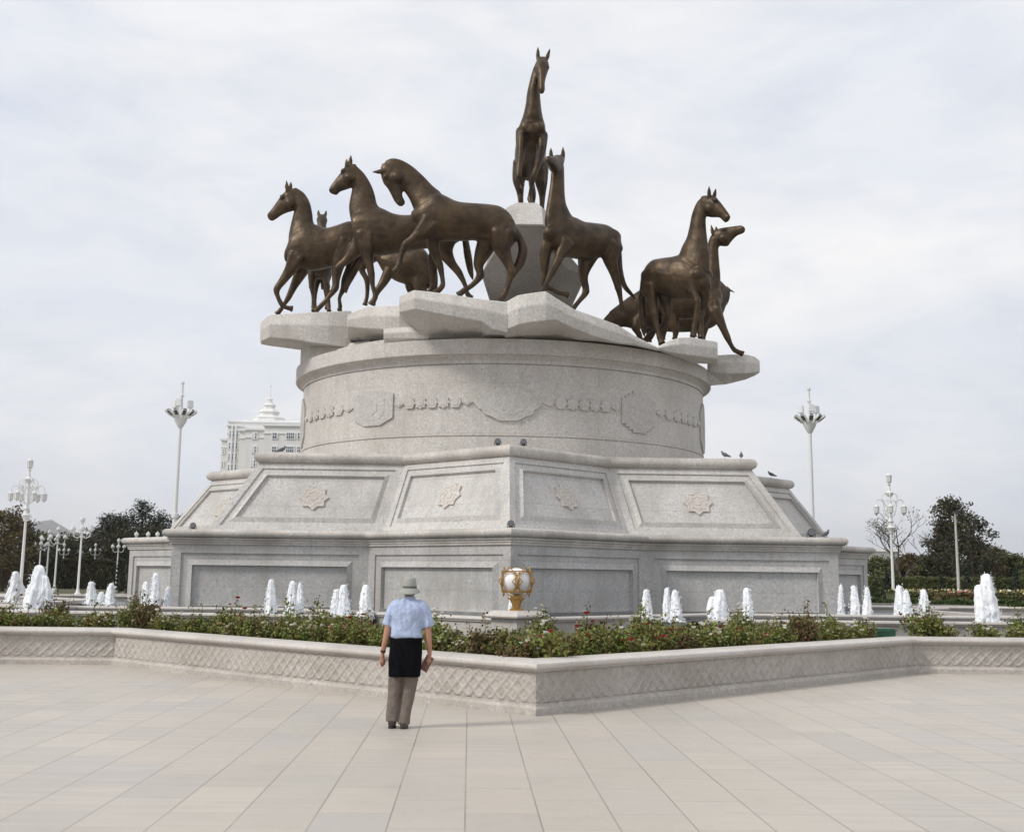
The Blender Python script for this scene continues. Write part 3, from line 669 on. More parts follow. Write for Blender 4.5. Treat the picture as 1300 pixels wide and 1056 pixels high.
h.chain([(560, 570, .42), (550, 640, .40), (548, 705, .30), (575, 800, .18), (600, 890, .13), (614, 960, .085), (622, 1015, .09), (630, 1050, .12)], N)
h.chain([(470, 620, .4), (410, 720, .3), (388, 820, .17), (402, 912, .13), (362, 970, .085), (335, 1003, .09), (318, 1028, .12)], FAR)
h.chain([(585, 560, .08), (605, 660, .09), (612, 780, .10), (636, 875, .10), (680, 930, .07), (708, 965, .02)], -.1, h.tail_mb, False)
h.finish('bronze horse right of the pillar, chest turned to the viewer and face turned up')
# tall horse of the right group
h = Horse(Z6, 38.3, -40, 640)
h.pairs([((668, 520), (655, 640), .3), ((620, 455), (610, 682), .44), ((550, 428), (550, 694), .52), ((480, 442), (480, 684), .53), ((420, 450), (420, 655), .53), ((370, 463), (370, 660), .5), ((335, 505), (338, 655), .4), ((314, 560), (316, 635), .24)])
h.pairs([((520, 430), (690, 530), .36), ((535, 385), (690, 450), .3), ((562, 330), (682, 385), .24), ((578, 265), (673, 308), .2), ((593, 190), (668, 250), .175), ((622, 122), (668, 215), .16), ((655, 92), (672, 205), .14)])
h.pairs([((650, 86), (668, 205), .15), ((705, 84), (700, 212), .19), ((742, 108), (728, 212), .165), ((775, 148), (752, 215), .12), ((800, 182), (770, 232), .09), ((812, 202), (782, 242), .08), ((812, 212), (794, 238), .055)], round1=.3)
h.face((725, 110), (800, 208), cheek=(694, 160)); h.ear((690, 90), (689, 20), .10, -.12); h.ear((718, 95), (730, 37), .10, .12)
h.ball(625, 545, .25, -.2); h.ball(668, 545, .25, .18)
h.chain([(560, 500, .32), (562, 570, .25), (592, 640, .155), (622, 700, .125), (612, 780, .085), (602, 850, .095), (598, 898, .125)], N)
h.chain([(660, 600, .3), (650, 700, .19), (642, 765, .13), (644, 830, .085), (640, 880, .095), (642, 905, .12)], .18)
h.chain([(350, 540, .42), (345, 620, .32), (362, 710, .17), (372, 780, .13), (384, 850, .09), (400, 910, .095), (412, 940, .13)], N)
h.chain([(430, 600, .38), (435, 700, .24), (450, 780, .14), (410, 850, .09), (345, 890, .09), (318, 925, .12)], FAR)
h.chain([(318, 530, .08), (300, 640, .11), (300, 760, .14), (308, 850, .12), (312, 905, .03)], 0, h.tail_mb, False)
h.finish('bronze horse in front of the right-hand group, ears up and head to the right')
# horse stretching its head
h = Horse(Z6, 41.3, -30, 640)
h.pairs([((745, 620), (725, 745), .3), ((700, 575), (690, 772), .43), ((620, 580), (620, 800), .5), ((540, 600), (540, 805), .5), ((470, 615), (470, 800), .48), ((410, 650), (410, 775), .36)])
h.pairs([((640, 580), (750, 640), .34), ((664, 520), (754, 570), .26), ((675, 450), (750, 500), .21), ((680, 380), (744, 425), .18), ((700, 320), (745, 385), .16), ((735, 288), (762, 372), .14)])
h.pairs([((715, 290), (752, 378), .14), ((762, 273), (795, 380), .18), ((810, 266), (815, 356), .145), ((850, 260), (848, 322), .10), ((878, 258), (880, 308), .085), ((898, 270), (894, 300), .06)], round1=.3)
h.face((775, 285), (885, 268), cheek=(778, 333)); h.ear((712, 305), (700, 250), .10, -.12); h.ear((732, 292), (730, 258), .09, .12)
h.chain([(700, 670, .34), (730, 760, .23), (768, 848, .145), (795, 908, .12), (815, 950, .085), (838, 984, .09), (880, 1004, .115)], N)
h.chain([(690, 700, .3), (660, 800, .18), (640, 850, .13), (635, 890, .09), (640, 918, .12)], FAR)
h.chain([(450, 700, .4), (470, 800, .26), (495, 870, .14), (490, 915, .11)], N); h.chain([(430, 700, .4), (430, 800, .26), (425, 870, .14), (420, 918, .11)], FAR)
h.chain([(410, 660, .08), (390, 740, .12), (388, 850, .1)], 0, h.tail_mb, False)
h.finish('bronze horse stretching its head forward and up, one foreleg reaching to the right')
# horse grazing behind the right group
h = Horse(Z6, 44.5, 8, 500)
h.pairs([((262, 650), (285, 800), .34), ((340, 600), (345, 862), .46), ((450, 580), (450, 878), .5), ((560, 572), (560, 880), .52), ((660, 556), (660, 870), .5), ((735, 568), (740, 830), .44), ((792, 620), (785, 730), .26)])
h.pairs([((330, 612), (300, 850), .34), ((235, 665), (255, 862), .26), ((170, 712), (195, 850), .2), ((110, 758), (150, 862), .16)])
h.pairs([((130, 745), (165, 850), .15), ((80, 795), (130, 880), .17), ((45, 850), (95, 920), .12), ((20, 900), (65, 950), .09)])
h.chain([(310, 780, .34), (262, 850, .2), (282, 895, .12), (300, 960, .1)], N); h.chain([(350, 780, .34), (350, 880, .2), (340, 930, .12)], FAR)
h.chain([(730, 680, .42), (700, 780, .26), (670, 850, .14), (655, 915, .11)], N); h.chain([(700, 700, .42), (640, 800, .26), (600, 880, .14), (590, 930, .11)], FAR)
h.chain([(790, 620, .07), (812, 636, .05), (842, 650, .015)], 0, h.tail_mb, False)
h.finish('dark bronze horse grazing behind the right-hand group, short tail flicked out')
# ------------------------------------------------------------ ground
def struct(name, o): o['kind'] = 'structure'; return o
mb = MB(); mb.add([(-6400, -200, -.02), (6400, -200, -.02), (6400, 7600, -.02), (-6400, 7600, -.02)], [(0, 1, 2, 3)])
struct('ground', mb.build('ground', M['field']))
mb = MB(); mb.add([(-70, -25, 0), (70, -25, 0), (70, 95, 0), (-70, 95, 0)], [(0, 1, 2, 3)])
struct('plaza', mb.build('plaza', M['paving']))
# ------------------------------------------------------------ planter wall (outer star)
R3, PH, PT = 27.09, .57, .70
pw = empty('planter_wall', (CX, CY, 0), 'star-shaped carved stone planter wall with rounded coping along the plaza', 'wall')
mb = MB(); ring_loft(mb, [(R3 - S2(.5), 0.0), (R3 + S2(.02), 0), (R3 + S2(.02), .085), (R3 + S2(.005), .10), (R3 - S2(.02), .125), (R3 - S2(.02), .145), (R3 - S2(.045), .15), (R3 - S2(.045), PH - .02), (R3 - S2(.02), PH - .015), (R3 - S2(.02), PH), (R3 - S2(.5), PH)])
mb.build('wall_base', M['planter'], pw, 30)
mb = MB(); tor = [(.035 + .035 * cos(t), .635 + .04 * sin(t)) for t in np.linspace(-pi / 2, pi / 2, 7)]
ring_loft(mb, [(R3 - S2(.4), PH + .002), (R3 + S2(.0), PH + .002), (R3 + S2(.0), .59)] + [(R3 + S2(a_), b_) for a_, b_ in tor] + [(R3 + S2(.02), .68), (R3 - S2(.01), .695), (R3 - S2(.03), PT), (R3 - S2(.42), PT), (R3 - S2(.42), .5)])
mb.build('coping', M['cap'], pw, 30)
def relief(i):
    """carved lozenge lattice of one side, as real depth"""
    q = star(R3 - S2(.044), 0); a_, b_ = q[i], q[(i + 1) % 16]; L_ = (b_ - a_).length; u = (b_ - a_).normalized(); n = u.cross(V((0, 0, 1))).normalized()
    z0, z1 = .15, PH - .02; H_ = z1 - z0; nx = int(L_ / .0175); nz = 24; per = L_ / round(L_ / .21)
    X, Z = np.meshgrid(np.linspace(0, L_, nx + 1), np.linspace(0, H_, nz + 1))
    r2 = np.random.default_rng(100 + i)
    U = X / per; W = Z / H_ * 2.0
    # interlaced straps: lozenge distance field
    d1 = np.abs(((U + W) % 1) - .5) * 2; d2 = np.abs(((U - W) % 1) - .5) * 2
    strap = np.maximum(np.clip((d1 - .60) / .18, 0, 1), np.clip((d2 - .60) / .18, 0, 1))
    over = np.where((np.floor(U * 2) + np.floor(W * 2)) % 2 == 0, d1, d2); strap = strap * (.75 + .25 * (over > .7))
    cell = np.floor(U + W) * 7.13 + np.floor(U - W) * 3.7; kind = (np.sin(cell * 12.9898) * 43758.5) % 1
    c1 = np.maximum(d1, d2); knob = np.clip(1 - c1 / .32, 0, 1) * .8 * (kind > .35) + (np.abs(c1 - .36) < .09) * .6 * (kind > .6)
    wear = 1 - .45 * np.clip(np.sin(X * 1.3 + i) * np.sin(X * .47 + 2 * i) + .2, 0, 1)
    Hh = (np.maximum(strap, knob) * wear) * .024 + r2.normal(0, .0012, X.shape)
    Hh[0] = Hh[-1] = 0; Hh[:, 0] = Hh[:, -1] = 0
    base = np.array(a_)[None, None, :] + X[..., None] * np.array(u) + Hh[..., None] * np.array(n); base[..., 2] = z0 + Z
    vs = [V(p) for p in base.reshape(-1, 3)]; w_ = nx + 1
    fs = [(r * w_ + c, r * w_ + c + 1, (r + 1) * w_ + c + 1, (r + 1) * w_ + c) for r in range(nz) for c in range(nx)]
    mesh_obj('carved_panel', vs, fs, M['carve'], pw, True)
t = NT('carved_limestone')
fine = t.noise(38, 4, .7); big = t.noise(.8, 5, .62)
c = t.mix(t.ramp(fine, [(.36, 0), (.64, 1)]), (.39, .36, .325), (.50, .47, .43))
c = t.mix(t.math('MULTIPLY', t.ramp(big, [(.42, 0), (.7, 1)]), .5), c, (.27, .235, .205))
c = t.mix(t.math('MULTIPLY', t.ramp(t.noise(9, 4, .6), [(.45, 0), (.62, 1)]), .35), c, (.26, .225, .195))
t.bump(t.noise(50, 4), .3, .004)
M['carve'] = t.out(c, .7)
for i in (13, 14, 15, 0, 1, 2): relief(i)
# bed soil between planter wall and pool
mb = MB()
ring_loft(mb, [(R3 - S2(.41), .52), (15.0, .52)]); struct('soil', mb.build('soil', M['soil']))
# ------------------------------------------------------------ pools
RP, ZR = 18.3, .953
pool = empty('pool_wall', (CX, CY, 0), 'low star-shaped granite rim of the fountain pool around the podium', 'pool wall')
mb = MB(); ring_loft(mb, [(RP, .4), (RP, ZR - .10), (RP - S2(.25), ZR - .10), (RP - S2(.25), .5)]); mb.build('wall', M['poolst'], pool)
def coping_prof(z, w, o): return [(-w, z - .099), (o - .02, z - .099), (o - .02, z - .075), (o, z - .07), (o + .012, z - .045), (o, z - .015), (o - .02, z), (-w, z), (-w, z - .099)]
mb = MB(); ring_loft(mb, [(RP + S2(a_), b_) for a_, b_ in coping_prof(ZR, .33, .06)]); mb.build('coping', M['cap'], pool, 30)
mb = MB(); s_ = star(RP - S2(.2), .80); s_.append(V((CX, CY, .80))); mb.add(s_, [(i, (i + 1) % 16, 16) for i in range(16)]); struct('water', mb.build('water', M['water']))
# outer pool: straight rims in front of the re-entrant corners
def straight_wall(name, a_, b_, z, label, t=.34):
    e = empty(name, ((a_[0] + b_[0]) / 2, (a_[1] + b_[1]) / 2, 0), label, 'pool wall'); d = V((b_[0] - a_[0], b_[1] - a_[1], 0)); L_ = d.length; d.normalize(); n = V((d.y, -d.x, 0))
    A = V((a_[0], a_[1], 0)); B = V((b_[0], b_[1], 0)); U = V((0, 0, 1))
    mb = MB(); mb.loop([[p + n * (-t + .03), p + n * .0 , p + n * 0 + U * (z - .1), p + n * (-t + .03) + U * (z - .1)] for p in (A, B)]); mb.build('wall', M['poolst'], e)
    mb = MB(); pr = coping_prof(z, t, .06)[:-1]; mb.loop([[p + n * o_ + U * zz for o_, zz in pr] for p in (A, B)]); mb.build('coping', M['cap'], e, 30)
    return e
L0, L1 = P(-260, 770, 28.2), P(470, 781, 27.0); r0, r1 = P(900, 786, 27.0), P(1560, 790, 28.2)
straight_wall('outer_pool_wall', L0, L1, .90, 'straight pale rim of the left outer pool behind the rose bed')
straight_wall('outer_pool_wall', r0, r1, .90, 'straight pale rim of the right outer pool behind the sparse roses')
for a_, b_ in ((L0, L1), (r0, r1)):
    mb = MB(); mb.add([V((a_.x, a_.y + .3, .79)), V((b_.x, b_.y + .3, .79)), V((b_.x * .9, CY - 8, .79)), V((a_.x, CY - 8, .79))], [(0, 1, 2, 3)]); struct('water', mb.build('water', M['water']))
# side basins further back
straight_wall('back_pool_wall', P(-200, 750, 42), P(170, 752, 42), 1.0, 'far pool rim at the left behind the fountains')
straight_wall('back_pool_wall', P(1090, 764, 40), P(1500, 766, 40), 1.0, 'far pool rim at the right behind the fountains')
# pedestal with globe lamp at the pool's front corner
pd = star(RP, 0)[0] + V((0, -.15, 0)); ped = empty('lamp_pedestal', (pd.x, pd.y, 0), 'short stone pedestal at the front corner of the pool, under the gilded lamp', 'pedestal')
def diamond(r, z, rot=PHI): return [V((pd.x + r * sin(rot + i * pi / 2), pd.y - r * cos(rot + i * pi / 2) + .25, z)) for i in range(4)]
mb = MB(); mb.loop([diamond(.52, .4), diamond(.52, .95)]); mb.build('block', M['poolst'], ped)
mb = MB(); mb.loop([diamond(.56, .95), diamond(.68, .97), diamond(.70, 1.0), diamond(.68, 1.03), diamond(.48, 1.11)]); mb.build('cap_stone', M['cap'], ped)
lp = V((pd.x, pd.y + .25, 1.11)); gl = empty('globe_lamp', lp, 'white globe lamp in a gilded cage of eight-pointed stars on the pedestal', 'lamp')
mb = MB(); mb.lathe([(.15, 0), (.15, .03), (.09, .06), (.10, .12), (.15, .22), (.20, .24), (.20, .26), (.14, .265), (.14, .31), (0, .31)], 8, lp, pi / 8, pi / 8 + 2 * pi); mb.build('base', M['gold'], gl)
GC = lp + V((0, 0, .59)); mb = MB(); mb.ball(GC, .295, 24, 16, (1, 1, .95)); mb.build('globe', M['globe'], gl, True)
mb = MB()
for k in range(5):
    a0 = k * 2 * pi / 5 + pi / 5 + .04; nn = V((sin(a0), -cos(a0), 0)); uu = V((cos(a0), sin(a0), 0)); c0 = GC + nn * .28
    for q in (0, pi / 4):
        sq = [c0 + (uu * sin(q + j * pi / 2) + V((0, 0, 1)) * cos(q + j * pi / 2)) * .30 - nn * (.0 if abs(sin(q + j * pi / 2)) < .1 else .05) + nn * .004 * q for j in range(4)]
        for j in range(4): mb.tube([sq[j], sq[(j + 1) % 4]], .011, 6)
    cir = [c0 + nn * .0 + (uu * sin(q) + V((0, 0, 1)) * cos(q)) * .20 for q in np.linspace(0, 2 * pi, 21)]; mb.tube(cir, .010, 6)
mb.build('cage', M['gold'], gl, 40)
from mathutils import noise as MN
# ------------------------------------------------------------ fountain jets
def jet(px, yt, yb, w, Y, label, lobes=1, z0=.8):
    base = P(px, yb, Y); top = P(px, yt, Y); base.z = z0; h = top.z - z0; r = w / F * Y / 2
    rr = random.Random(int(px * 7 + yt)); mb = MB()
    n, m = 34, 44; L_ = [(0, 0, 1.0, 1)] + ([(rr.choice((-1, 1)) * r * .75, 0, .78, .8)] if lobes > 1 else [])
    for ox, oy, hk, rk in L_:
        rings = []; ph = [rr.uniform(0, 6.28) for _ in range(6)]
        for i in range(m + 1):
            t = i / m; rad = r * rk * (1.0 - .60 * t ** 1.7) * (1 if t < .93 else sqrt(max(.02, 1 - ((t - .93) / .075) ** 2)))
            sway = V((sin(t * 5 + ph[0]) * r * .10, cos(t * 4 + ph[1]) * r * .1, 0)); ring = []
            for j in range(n):
                a_ = 2 * pi * j / n; k = .94 + .09 * sin(3 * a_ + ph[2] + 2 * t) + .08 * sin(7 * a_ + ph[3] - 3 * t) + .13 * MN.noise(V((cos(a_) * 2.6, sin(a_) * 2.6, t * 9 + ph[5] * 5))) + .035 * MN.noise(V((cos(a_) * 6, sin(a_) * 6, t * 20 + ph[5] * 9))) + .03 * sin(t * 22 + ph[4] + 2 * a_)
                ring.append(V((base.x + ox, base.y + oy, z0)) + sway + V((cos(a_) * rad * k, sin(a_) * rad * k, h * hk * t)))
            rings.append(ring)
        mb.loop(rings)
    for _ in range(int(120 + 420 * r)):
        t = rr.random() ** .85; a_ = rr.uniform(0, 6.28); edge = (1.0 - .60 * t ** 1.7)
        q = r * edge * (1 + abs(rr.gauss(0, .16))); z = z0 + h * min(1.05, t * rr.uniform(.9, 1.06)); c = V((base.x + cos(a_) * q, base.y + sin(a_) * q, z)); d_ = rr.uniform(.005, .013) * (1.3 - .5 * t)
        w_ = rr.uniform(1.2, 3.2); mb.add([c + V((d_, 0, 0)), c + V((-d_, 0, 0)), c + V((0, d_, 0)), c + V((0, -d_, 0)), c + V((0, 0, d_ * w_)), c + V((0, 0, -d_ * w_))], [(0, 2, 4), (2, 1, 4), (1, 3, 4), (3, 0, 4), (2, 0, 5), (1, 2, 5), (3, 1, 5), (0, 3, 5)])
    for _ in range(60):      # splash on the water round the foot
        a_ = rr.uniform(0, 6.28); q = r * rr.uniform(.8, 1.7); c = V((base.x + cos(a_) * q, base.y + sin(a_) * q, z0 + abs(rr.gauss(0, .05)))); mb.ball(c, rr.uniform(.012, .035), 5, 3)
    o = mb.build('fountain_jet', M['jet'], None, True); tag(o, label, 'fountain jet', 'white foaming fountain jets'); return o
FJ = [(17, 725, 760, 17, 38, 'fountain jet at the far left edge of the picture'), (45, 717, 772, 27, 29.5, 'largest foaming jet on the left, behind the left rose bed'),
      (115, 738, 760, 14, 36, 'rounded jet standing left of a tiny low spurt'), (128, 751, 760, 10, 36, 'tiny low spurt between two rounded jets on the left'), (140, 740, 760, 13, 36, 'rounded jet just right of the tiny low spurt'),
      (184, 738, 766, 12, 31.5, 'slim jet leaning on a taller one before the left wing of the podium'), (196, 727, 766, 14, 31.2, 'pointed tall jet before the left wing of the podium'), (212, 745, 766, 9, 31.5, 'short jet half hidden at the left corner of the podium'),
      (343, 735, 774, 14, 28.5, 'single straight jet left of the twin jets on the left side'), (370, 737, 774, 14, 28.5, 'left one of the twin jets on the left side'), (380, 740, 774, 10, 28.8, 'right one of the twin jets on the left side'),
      (426, 748, 776, 12, 28.3, 'shorter jet beside a broader one left of the man'), (436, 742, 776, 17, 28.3, 'broad jet left of the man, with a shorter one at its side'), (464, 742, 776, 16, 27.8, 'jet closest to the left of the man in the hat'),
      (651, 744, 776, 12, 27.0, 'jet directly behind the gilded globe lamp'),
      (821, 748, 779, 14, 27.8, 'first jet to the right of the globe lamp, alone'), (847, 746, 779, 11, 28.3, 'left one of two touching jets on the right side'), (858, 749, 779, 15, 28, 'right one of two touching jets on the right side'),
      (913, 748, 779, 22, 28.5, 'wide ragged jet behind the white roses on the right'), (949, 746, 779, 15, 28.3, 'pointed jet behind the red roses on the right'),
      (1068, 742, 774, 9, 31.5, 'thin jet at the right corner of the podium'), (1085, 743, 774, 13, 31, 'middle jet before the right wing of the podium'), (1101, 745, 774, 12, 30.8, 'rounded jet at the right end of the podium wing'),
      (1143, 743, 773, 16, 32, 'taller of two merged jets in front of the right ornate lamp'), (1151, 749, 773, 13, 31.7, 'shorter of two merged jets in front of the right ornate lamp'), (1173, 748, 773, 14, 32, 'single low jet right of the ornate lamp'),
      (1256, 728, 790, 25, 28.8, 'largest foaming jet, at the far right')]
for k, (px, yt, yb, w, Y, lab) in enumerate(FJ): jet(px, yt, yb, w, Y, lab, 2 if w > 20 else 1)
# ------------------------------------------------------------ leaves and bushes
def leaf_cloud(pts, size, up=.3, jitter=.4, asp=.55):
    """numpy: one small folded quad for every point"""
    n = len(pts); s_ = size * rng.uniform(1 - jitter, 1 + jitter, (n, 1))
    a_ = rng.normal(size=(n, 3)); a_ /= np.linalg.norm(a_, axis=1, keepdims=True)
    b_ = rng.normal(size=(n, 3)); b_ -= a_ * (a_ * b_).sum(1, keepdims=True); b_ /= np.linalg.norm(b_, axis=1, keepdims=True)
    p = np.asarray(pts); v = np.stack([p - a_ * s_, p - b_ * s_ * asp, p + a_ * s_, p + b_ * s_ * asp], 1).reshape(-1, 3)
    f = np.arange(n * 4).reshape(-1, 4); return v, f
def np_mesh(name, v, f, mat, parent=None):
    """v, f arrays in the parent's local space"""
    me = bpy.data.meshes.new(name); me.vertices.add(len(v)); me.vertices.foreach_set('co', np.asarray(v, np.float32).ravel())
    k = f.shape[1]; me.loops.add(f.size); me.polygons.add(len(f)); me.loops.foreach_set('vertex_index', f.ravel().astype(np.int32))
    me.polygons.foreach_set('loop_start', np.arange(0, f.size, k, dtype=np.int32)); me.update(calc_edges=True); me.validate(); me.materials.append(mat)
    o = bpy.data.objects.new(name, me); COL.objects.link(o); o.parent = parent; return o
def blossom(mb, c, r, rr):
    for k in range(9):
        a_ = k * 2.4; t = .25 + .75 * k / 9; d = V((cos(a_) * t, sin(a_) * t, .55 - .5 * t)); q = V((-sin(a_), cos(a_), 0)); p = c + d * r * .8; w = r * .55
        up = V((cos(a_) * .5, sin(a_) * .5, .8)) * r * .7
        mb.add([p - q * w, p + q * w, p + q * w * .8 + up, p - q * w * .8 + up], [(0, 1, 2, 3)])
    mb.ball(c + V((0, 0, r * .25)), r * .5, 7, 5)
def rose_bush(kind, seed, h=.62, w=.62, nb=7, tall=0):
    """flowers, leaves and canes of one shrub about the origin"""
    r_ = np.random.default_rng(seed); rr = random.Random(seed)
    e = empty('rose_bush', (0, 0, 0)); P_ = []; st = MB(); tips = []
    for k in range(13 + 4 * tall):
        a_ = rr.uniform(0, 6.28); out = rr.uniform(.1, 1) * w / 2; hh = h * rr.uniform(.55, 1.12) * (1.55 if k < tall else 1)
        b0 = V((rr.uniform(-.06, .06), rr.uniform(-.06, .06), 0)); tp = V((cos(a_) * out, sin(a_) * out, hh)); mid = (b0 + tp) / 2 + V((cos(a_) * .05, sin(a_) * .05, .03))
        st.tube([b0, mid, tp], [.008, .006, .004], 4); tips.append(tp)
        m = 62 if k >= tall else 40
        for _ in range(m):
            t = rr.uniform(.12, 1.02) ** .8; q = b0.lerp(mid, t * 2) if t < .5 else mid.lerp(tp, t * 2 - 1); s_ = .085 * (1.25 - .75 * t)
            P_.append(q + V((rr.gauss(0, s_), rr.gauss(0, s_), rr.gauss(0, .045))))
    v, f = leaf_cloud([tuple(p) for p in P_], .030, asp=.6)
    v[:, 2] = np.maximum(v[:, 2], .0)
    np_mesh('foliage', v, f, M['rose_leaf2'] if kind == 'russet' else M['rose_leaf'], e)
    o = st.build('stems', M['stem'], None); o.parent = e; o.location = (0, 0, 0)
    if kind != 'green' :
        mt = {'white': 'petal_white', 'red': 'petal_red', 'pink': 'petal_pink', 'russet': 'petal_red', 'yellow': 'petal_yellow'}[kind]
        rr.shuffle(tips)
        for k in range(nb):
            b = MB(); c = tips[k % len(tips)] + V((rr.uniform(-.08, .08), rr.uniform(-.08, .08), rr.uniform(-.12, .05))); blossom(b, V((0, 0, 0)), rr.uniform(.020, .044), rr)
            q = b.build('blossom', M[mt], None, 60); q.parent = e; q.location = c
    return e
def fix_local(e):
    for ch in e.children:
        if ch.name.startswith('stems'):
            # mesh_obj centred the origin; put it back about the shrub's foot
            pass
    return e
LAB = {'white': 'rose bush with white blossoms in the long planter bed', 'red': 'rose bush with deep red blossoms in the long planter bed', 'pink': 'rose bush with salmon pink blossoms in the long planter bed',
       'russet': 'rose bush with russet young leaves and a few dark red blooms', 'green': 'leafy rose bush without blossoms in the planter bed'}
GRP = {k: k + ' rose bushes in the planter bed' for k in LAB}
protos = {}
for k, kind in enumerate(LAB):
    protos[kind] = []
    for j in range(4 if kind in ('white', 'green') else 3):
        e = rose_bush(kind, 50 + k * 9 + j, h=(.40, .46, .50, .38)[j], w=(.72, .66, .62, .75)[j], nb=(17, 12, 20, 15)[j] // (1 if kind == 'white' else 2) if kind != 'russet' else 3, tall=(0, 1, 3, 1)[j] + (1 if kind == 'russet' else 0))
        tag(e, LAB[kind], 'rose bush', GRP[kind]); protos[kind].append([e, False])
rb = random.Random(5)
def put_bush(p, kind, s_=1.0):
    pr = rb.choice(protos[kind]); e = pr[0] if not pr[1] else copy_tree(pr[0]); pr[1] = True
    e.location = p; e.rotation_euler = (0, 0, rb.uniform(0, 6.28)); e.scale = (s_, s_, s_ * rb.uniform(.85, 1.15)); return e
q3 = star(R3, 0)
def along(i, t, d):
    """point on planter side i, at fraction t, d metres inside"""
    a_, b_ = q3[i], q3[(i + 1) % 16]; u = (b_ - a_).normalized(); n = V((-u.y, u.x, 0)); return a_ + (b_ - a_) * t + n * d
def pick():
    r = rb.random(); return 'white' if r < .34 else 'red' if r < .46 else 'pink' if r < .54 else 'russet' if r < .68 else 'green'
for side, t0, t1 in ((13, .35, 1.0), (14, 0, 1.0), (15, 0, 1), (0, 0, 1), (1, 0, .0)):
    pass
def row(side, t0, t1, d, step, s_=1.0, skip=0.0):
    L_ = (q3[(side + 1) % 16] - q3[side]).length; n = int(L_ * (t1 - t0) / step)
    for k in range(n):
        if rb.random() < skip: continue
        t = t0 + (t1 - t0) * (k + rb.uniform(.1, .9)) / n; p = along(side, t, d + rb.uniform(-.12, .12)); p.z = .52; put_bush(p, pick(), s_ * rb.uniform(.68, 1.08))
# left re-entrant side, front spike left and right sides
row(14, .0, 1.02, .85, .38, 1.0); row(14, .0, .92, 1.5, .6, .95)
row(13, .1, 1.0, .9, .6, .9)
row(15, -.03, .965, .85, .40, 1.0, .0); row(15, .05, .93, 1.40, .50, 1.0, .10); row(15, .1, .88, 2.05, .8, 1.0, .2)
row(0, .035, .97, .85, .40, 1.0, .0); row(0, .07, .97, 1.40, .50, 1.0, .10); row(0, .12, .93, 2.05, .8, 1.0, .2)
for k_ in range(9):
    p = q3[15] + V((rb.uniform(-.9, .9), rb.uniform(1.0, 2.1), 0)); p.z = .52; put_bush(p, pick(), .95)
row(1, .03, .45, .95, .6, 1.1, .3); row(1, .05, .45, 1.7, 1.0, 1.2, .35)
for prs in protos.values():
    for e, used in prs:
        if not used:
            for ch in list(e.children): bpy.data.objects.remove(ch)
            bpy.data.objects.remove(e)
# green bin half sunk among the roses at the right
gp = P(1119, 806, 24.7); gb = empty('garden_box', (gp.x, gp.y, .52), 'low dark green plastic box behind the planter wall on the right', 'box')
mb = MB(); mb.box((gp.x, gp.y, .66), (.42, .35, .28), .1, 1.08); mb.build('body', M['greenbox'], gb)
mb = MB(); mb.box((gp.x, gp.y, .815), (.50, .42, .03), .1); mb.box((gp.x, gp.y, .84), (.42, .34, .02), .1); mb.build('lid', M['greenbox'], gb)
# ------------------------------------------------------------ floodlights and birds on the podium
def flood(p, r, label, yaw=0):
    e = empty('floodlight', p, label, 'floodlight', 'small round floodlights on the podium'); c = V(p) + V((0, 0, r * 1.25)); f_ = V((sin(yaw) * .8, -cos(yaw) * .8, .35)).normalized()
    s_ = V((f_.y, -f_.x, 0)).normalized()
    mb = MB(); mb.box(V(p) + V((0, 0, .012)), (r * 1.3, r * .9, .024)); mb.tube([V(p) + s_ * r * 1.1, c + s_ * r * 1.1], r * .1, 6); mb.tube([V(p) - s_ * r * 1.1, c - s_ * r * 1.1], r * .1, 6); mb.tube([V(p) - s_ * r * 1.1 + V((0, 0, .03)), V(p) + s_ * r * 1.1 + V((0, 0, .03))], r * .1, 6); mb.build('bracket', M['lampdark'], e)
    mb = MB(); mb.tube([c - f_ * r * .9, c - f_ * r * .6, c, c + f_ * r * .5, c + f_ * r * .62], [r * .35, r * .75, r, r * 1.05, r * 1.02], 16); mb.build('housing', M['lampdark'], e, 40)
    mb = MB(); mb.tube([c + f_ * r * .63, c + f_ * r * .68], [r * .9, r * .85], 16); mb.build('lens', M['darkglass'], e)
s1 = star(R1 - .25, 3.007); s2 = star(R2 - .35, 5.425)
flood(s1[0] + V((0, .05, 0)), .085, 'floodlight on the lower coping at the front corner of the podium')
flood(s2[0] + V((-.32, .15, 0)), .085, 'left one of two floodlights on the upper coping before the drum')
flood(s2[0] + V((.40, .15, 0)), .085, 'right one of two floodlights on the upper coping before the drum')
flood(P(1060, 680, CY - 9.2) * 1 if False else V((s1[2].x - .45, s1[2].y + .3, 3.007)), .11, 'large floodlight at the right end of the lower coping')
flood(V((s1[4].x - .6, s1[4].y - .0, 3.007)), .11, 'floodlight on the coping of the right podium wing')
flood(V((s1[14].x + .38 - .1, s1[14].y + .25, 3.007)), .085, 'floodlight at the left end of the lower coping')
def pigeon(px, py, Y, z, yaw, label):
    p = P(px, py, Y); p.z = z; e = empty('pigeon', p, label, 'bird', 'pigeons on the copings'); mb = MB(); d = V((cos(yaw), sin(yaw), 0))
    mb.tube([p + V((0, 0, .07)) - d * .16, p + V((0, 0, .09)) - d * .08, p + V((0, 0, .12)), p + V((0, 0, .155)) + d * .06, p + V((0, 0, .19)) + d * .075, p + V((0, 0, .215)) + d * .085, p + V((0, 0, .21)) + d * .125], [.012, .045, .062, .045, .026, .028, .006], 10)
    mb.build('body', M['pigeon'], e, True); mb = MB()
    for s_ in (-1, 1): q = V((-d.y, d.x, 0)) * .02 * s_; mb.tube([p + q + V((0, 0, .08)), p + q], .005, 4)
    mb.build('legs', M['petal_pink'], e)
    mb = MB(); mb.tube([p + V((0, 0, .07)) - d * .1, p + V((0, 0, .05)) - d * .20], [.03, .02], 6); mb.build('tail', M['pigeon'], e)
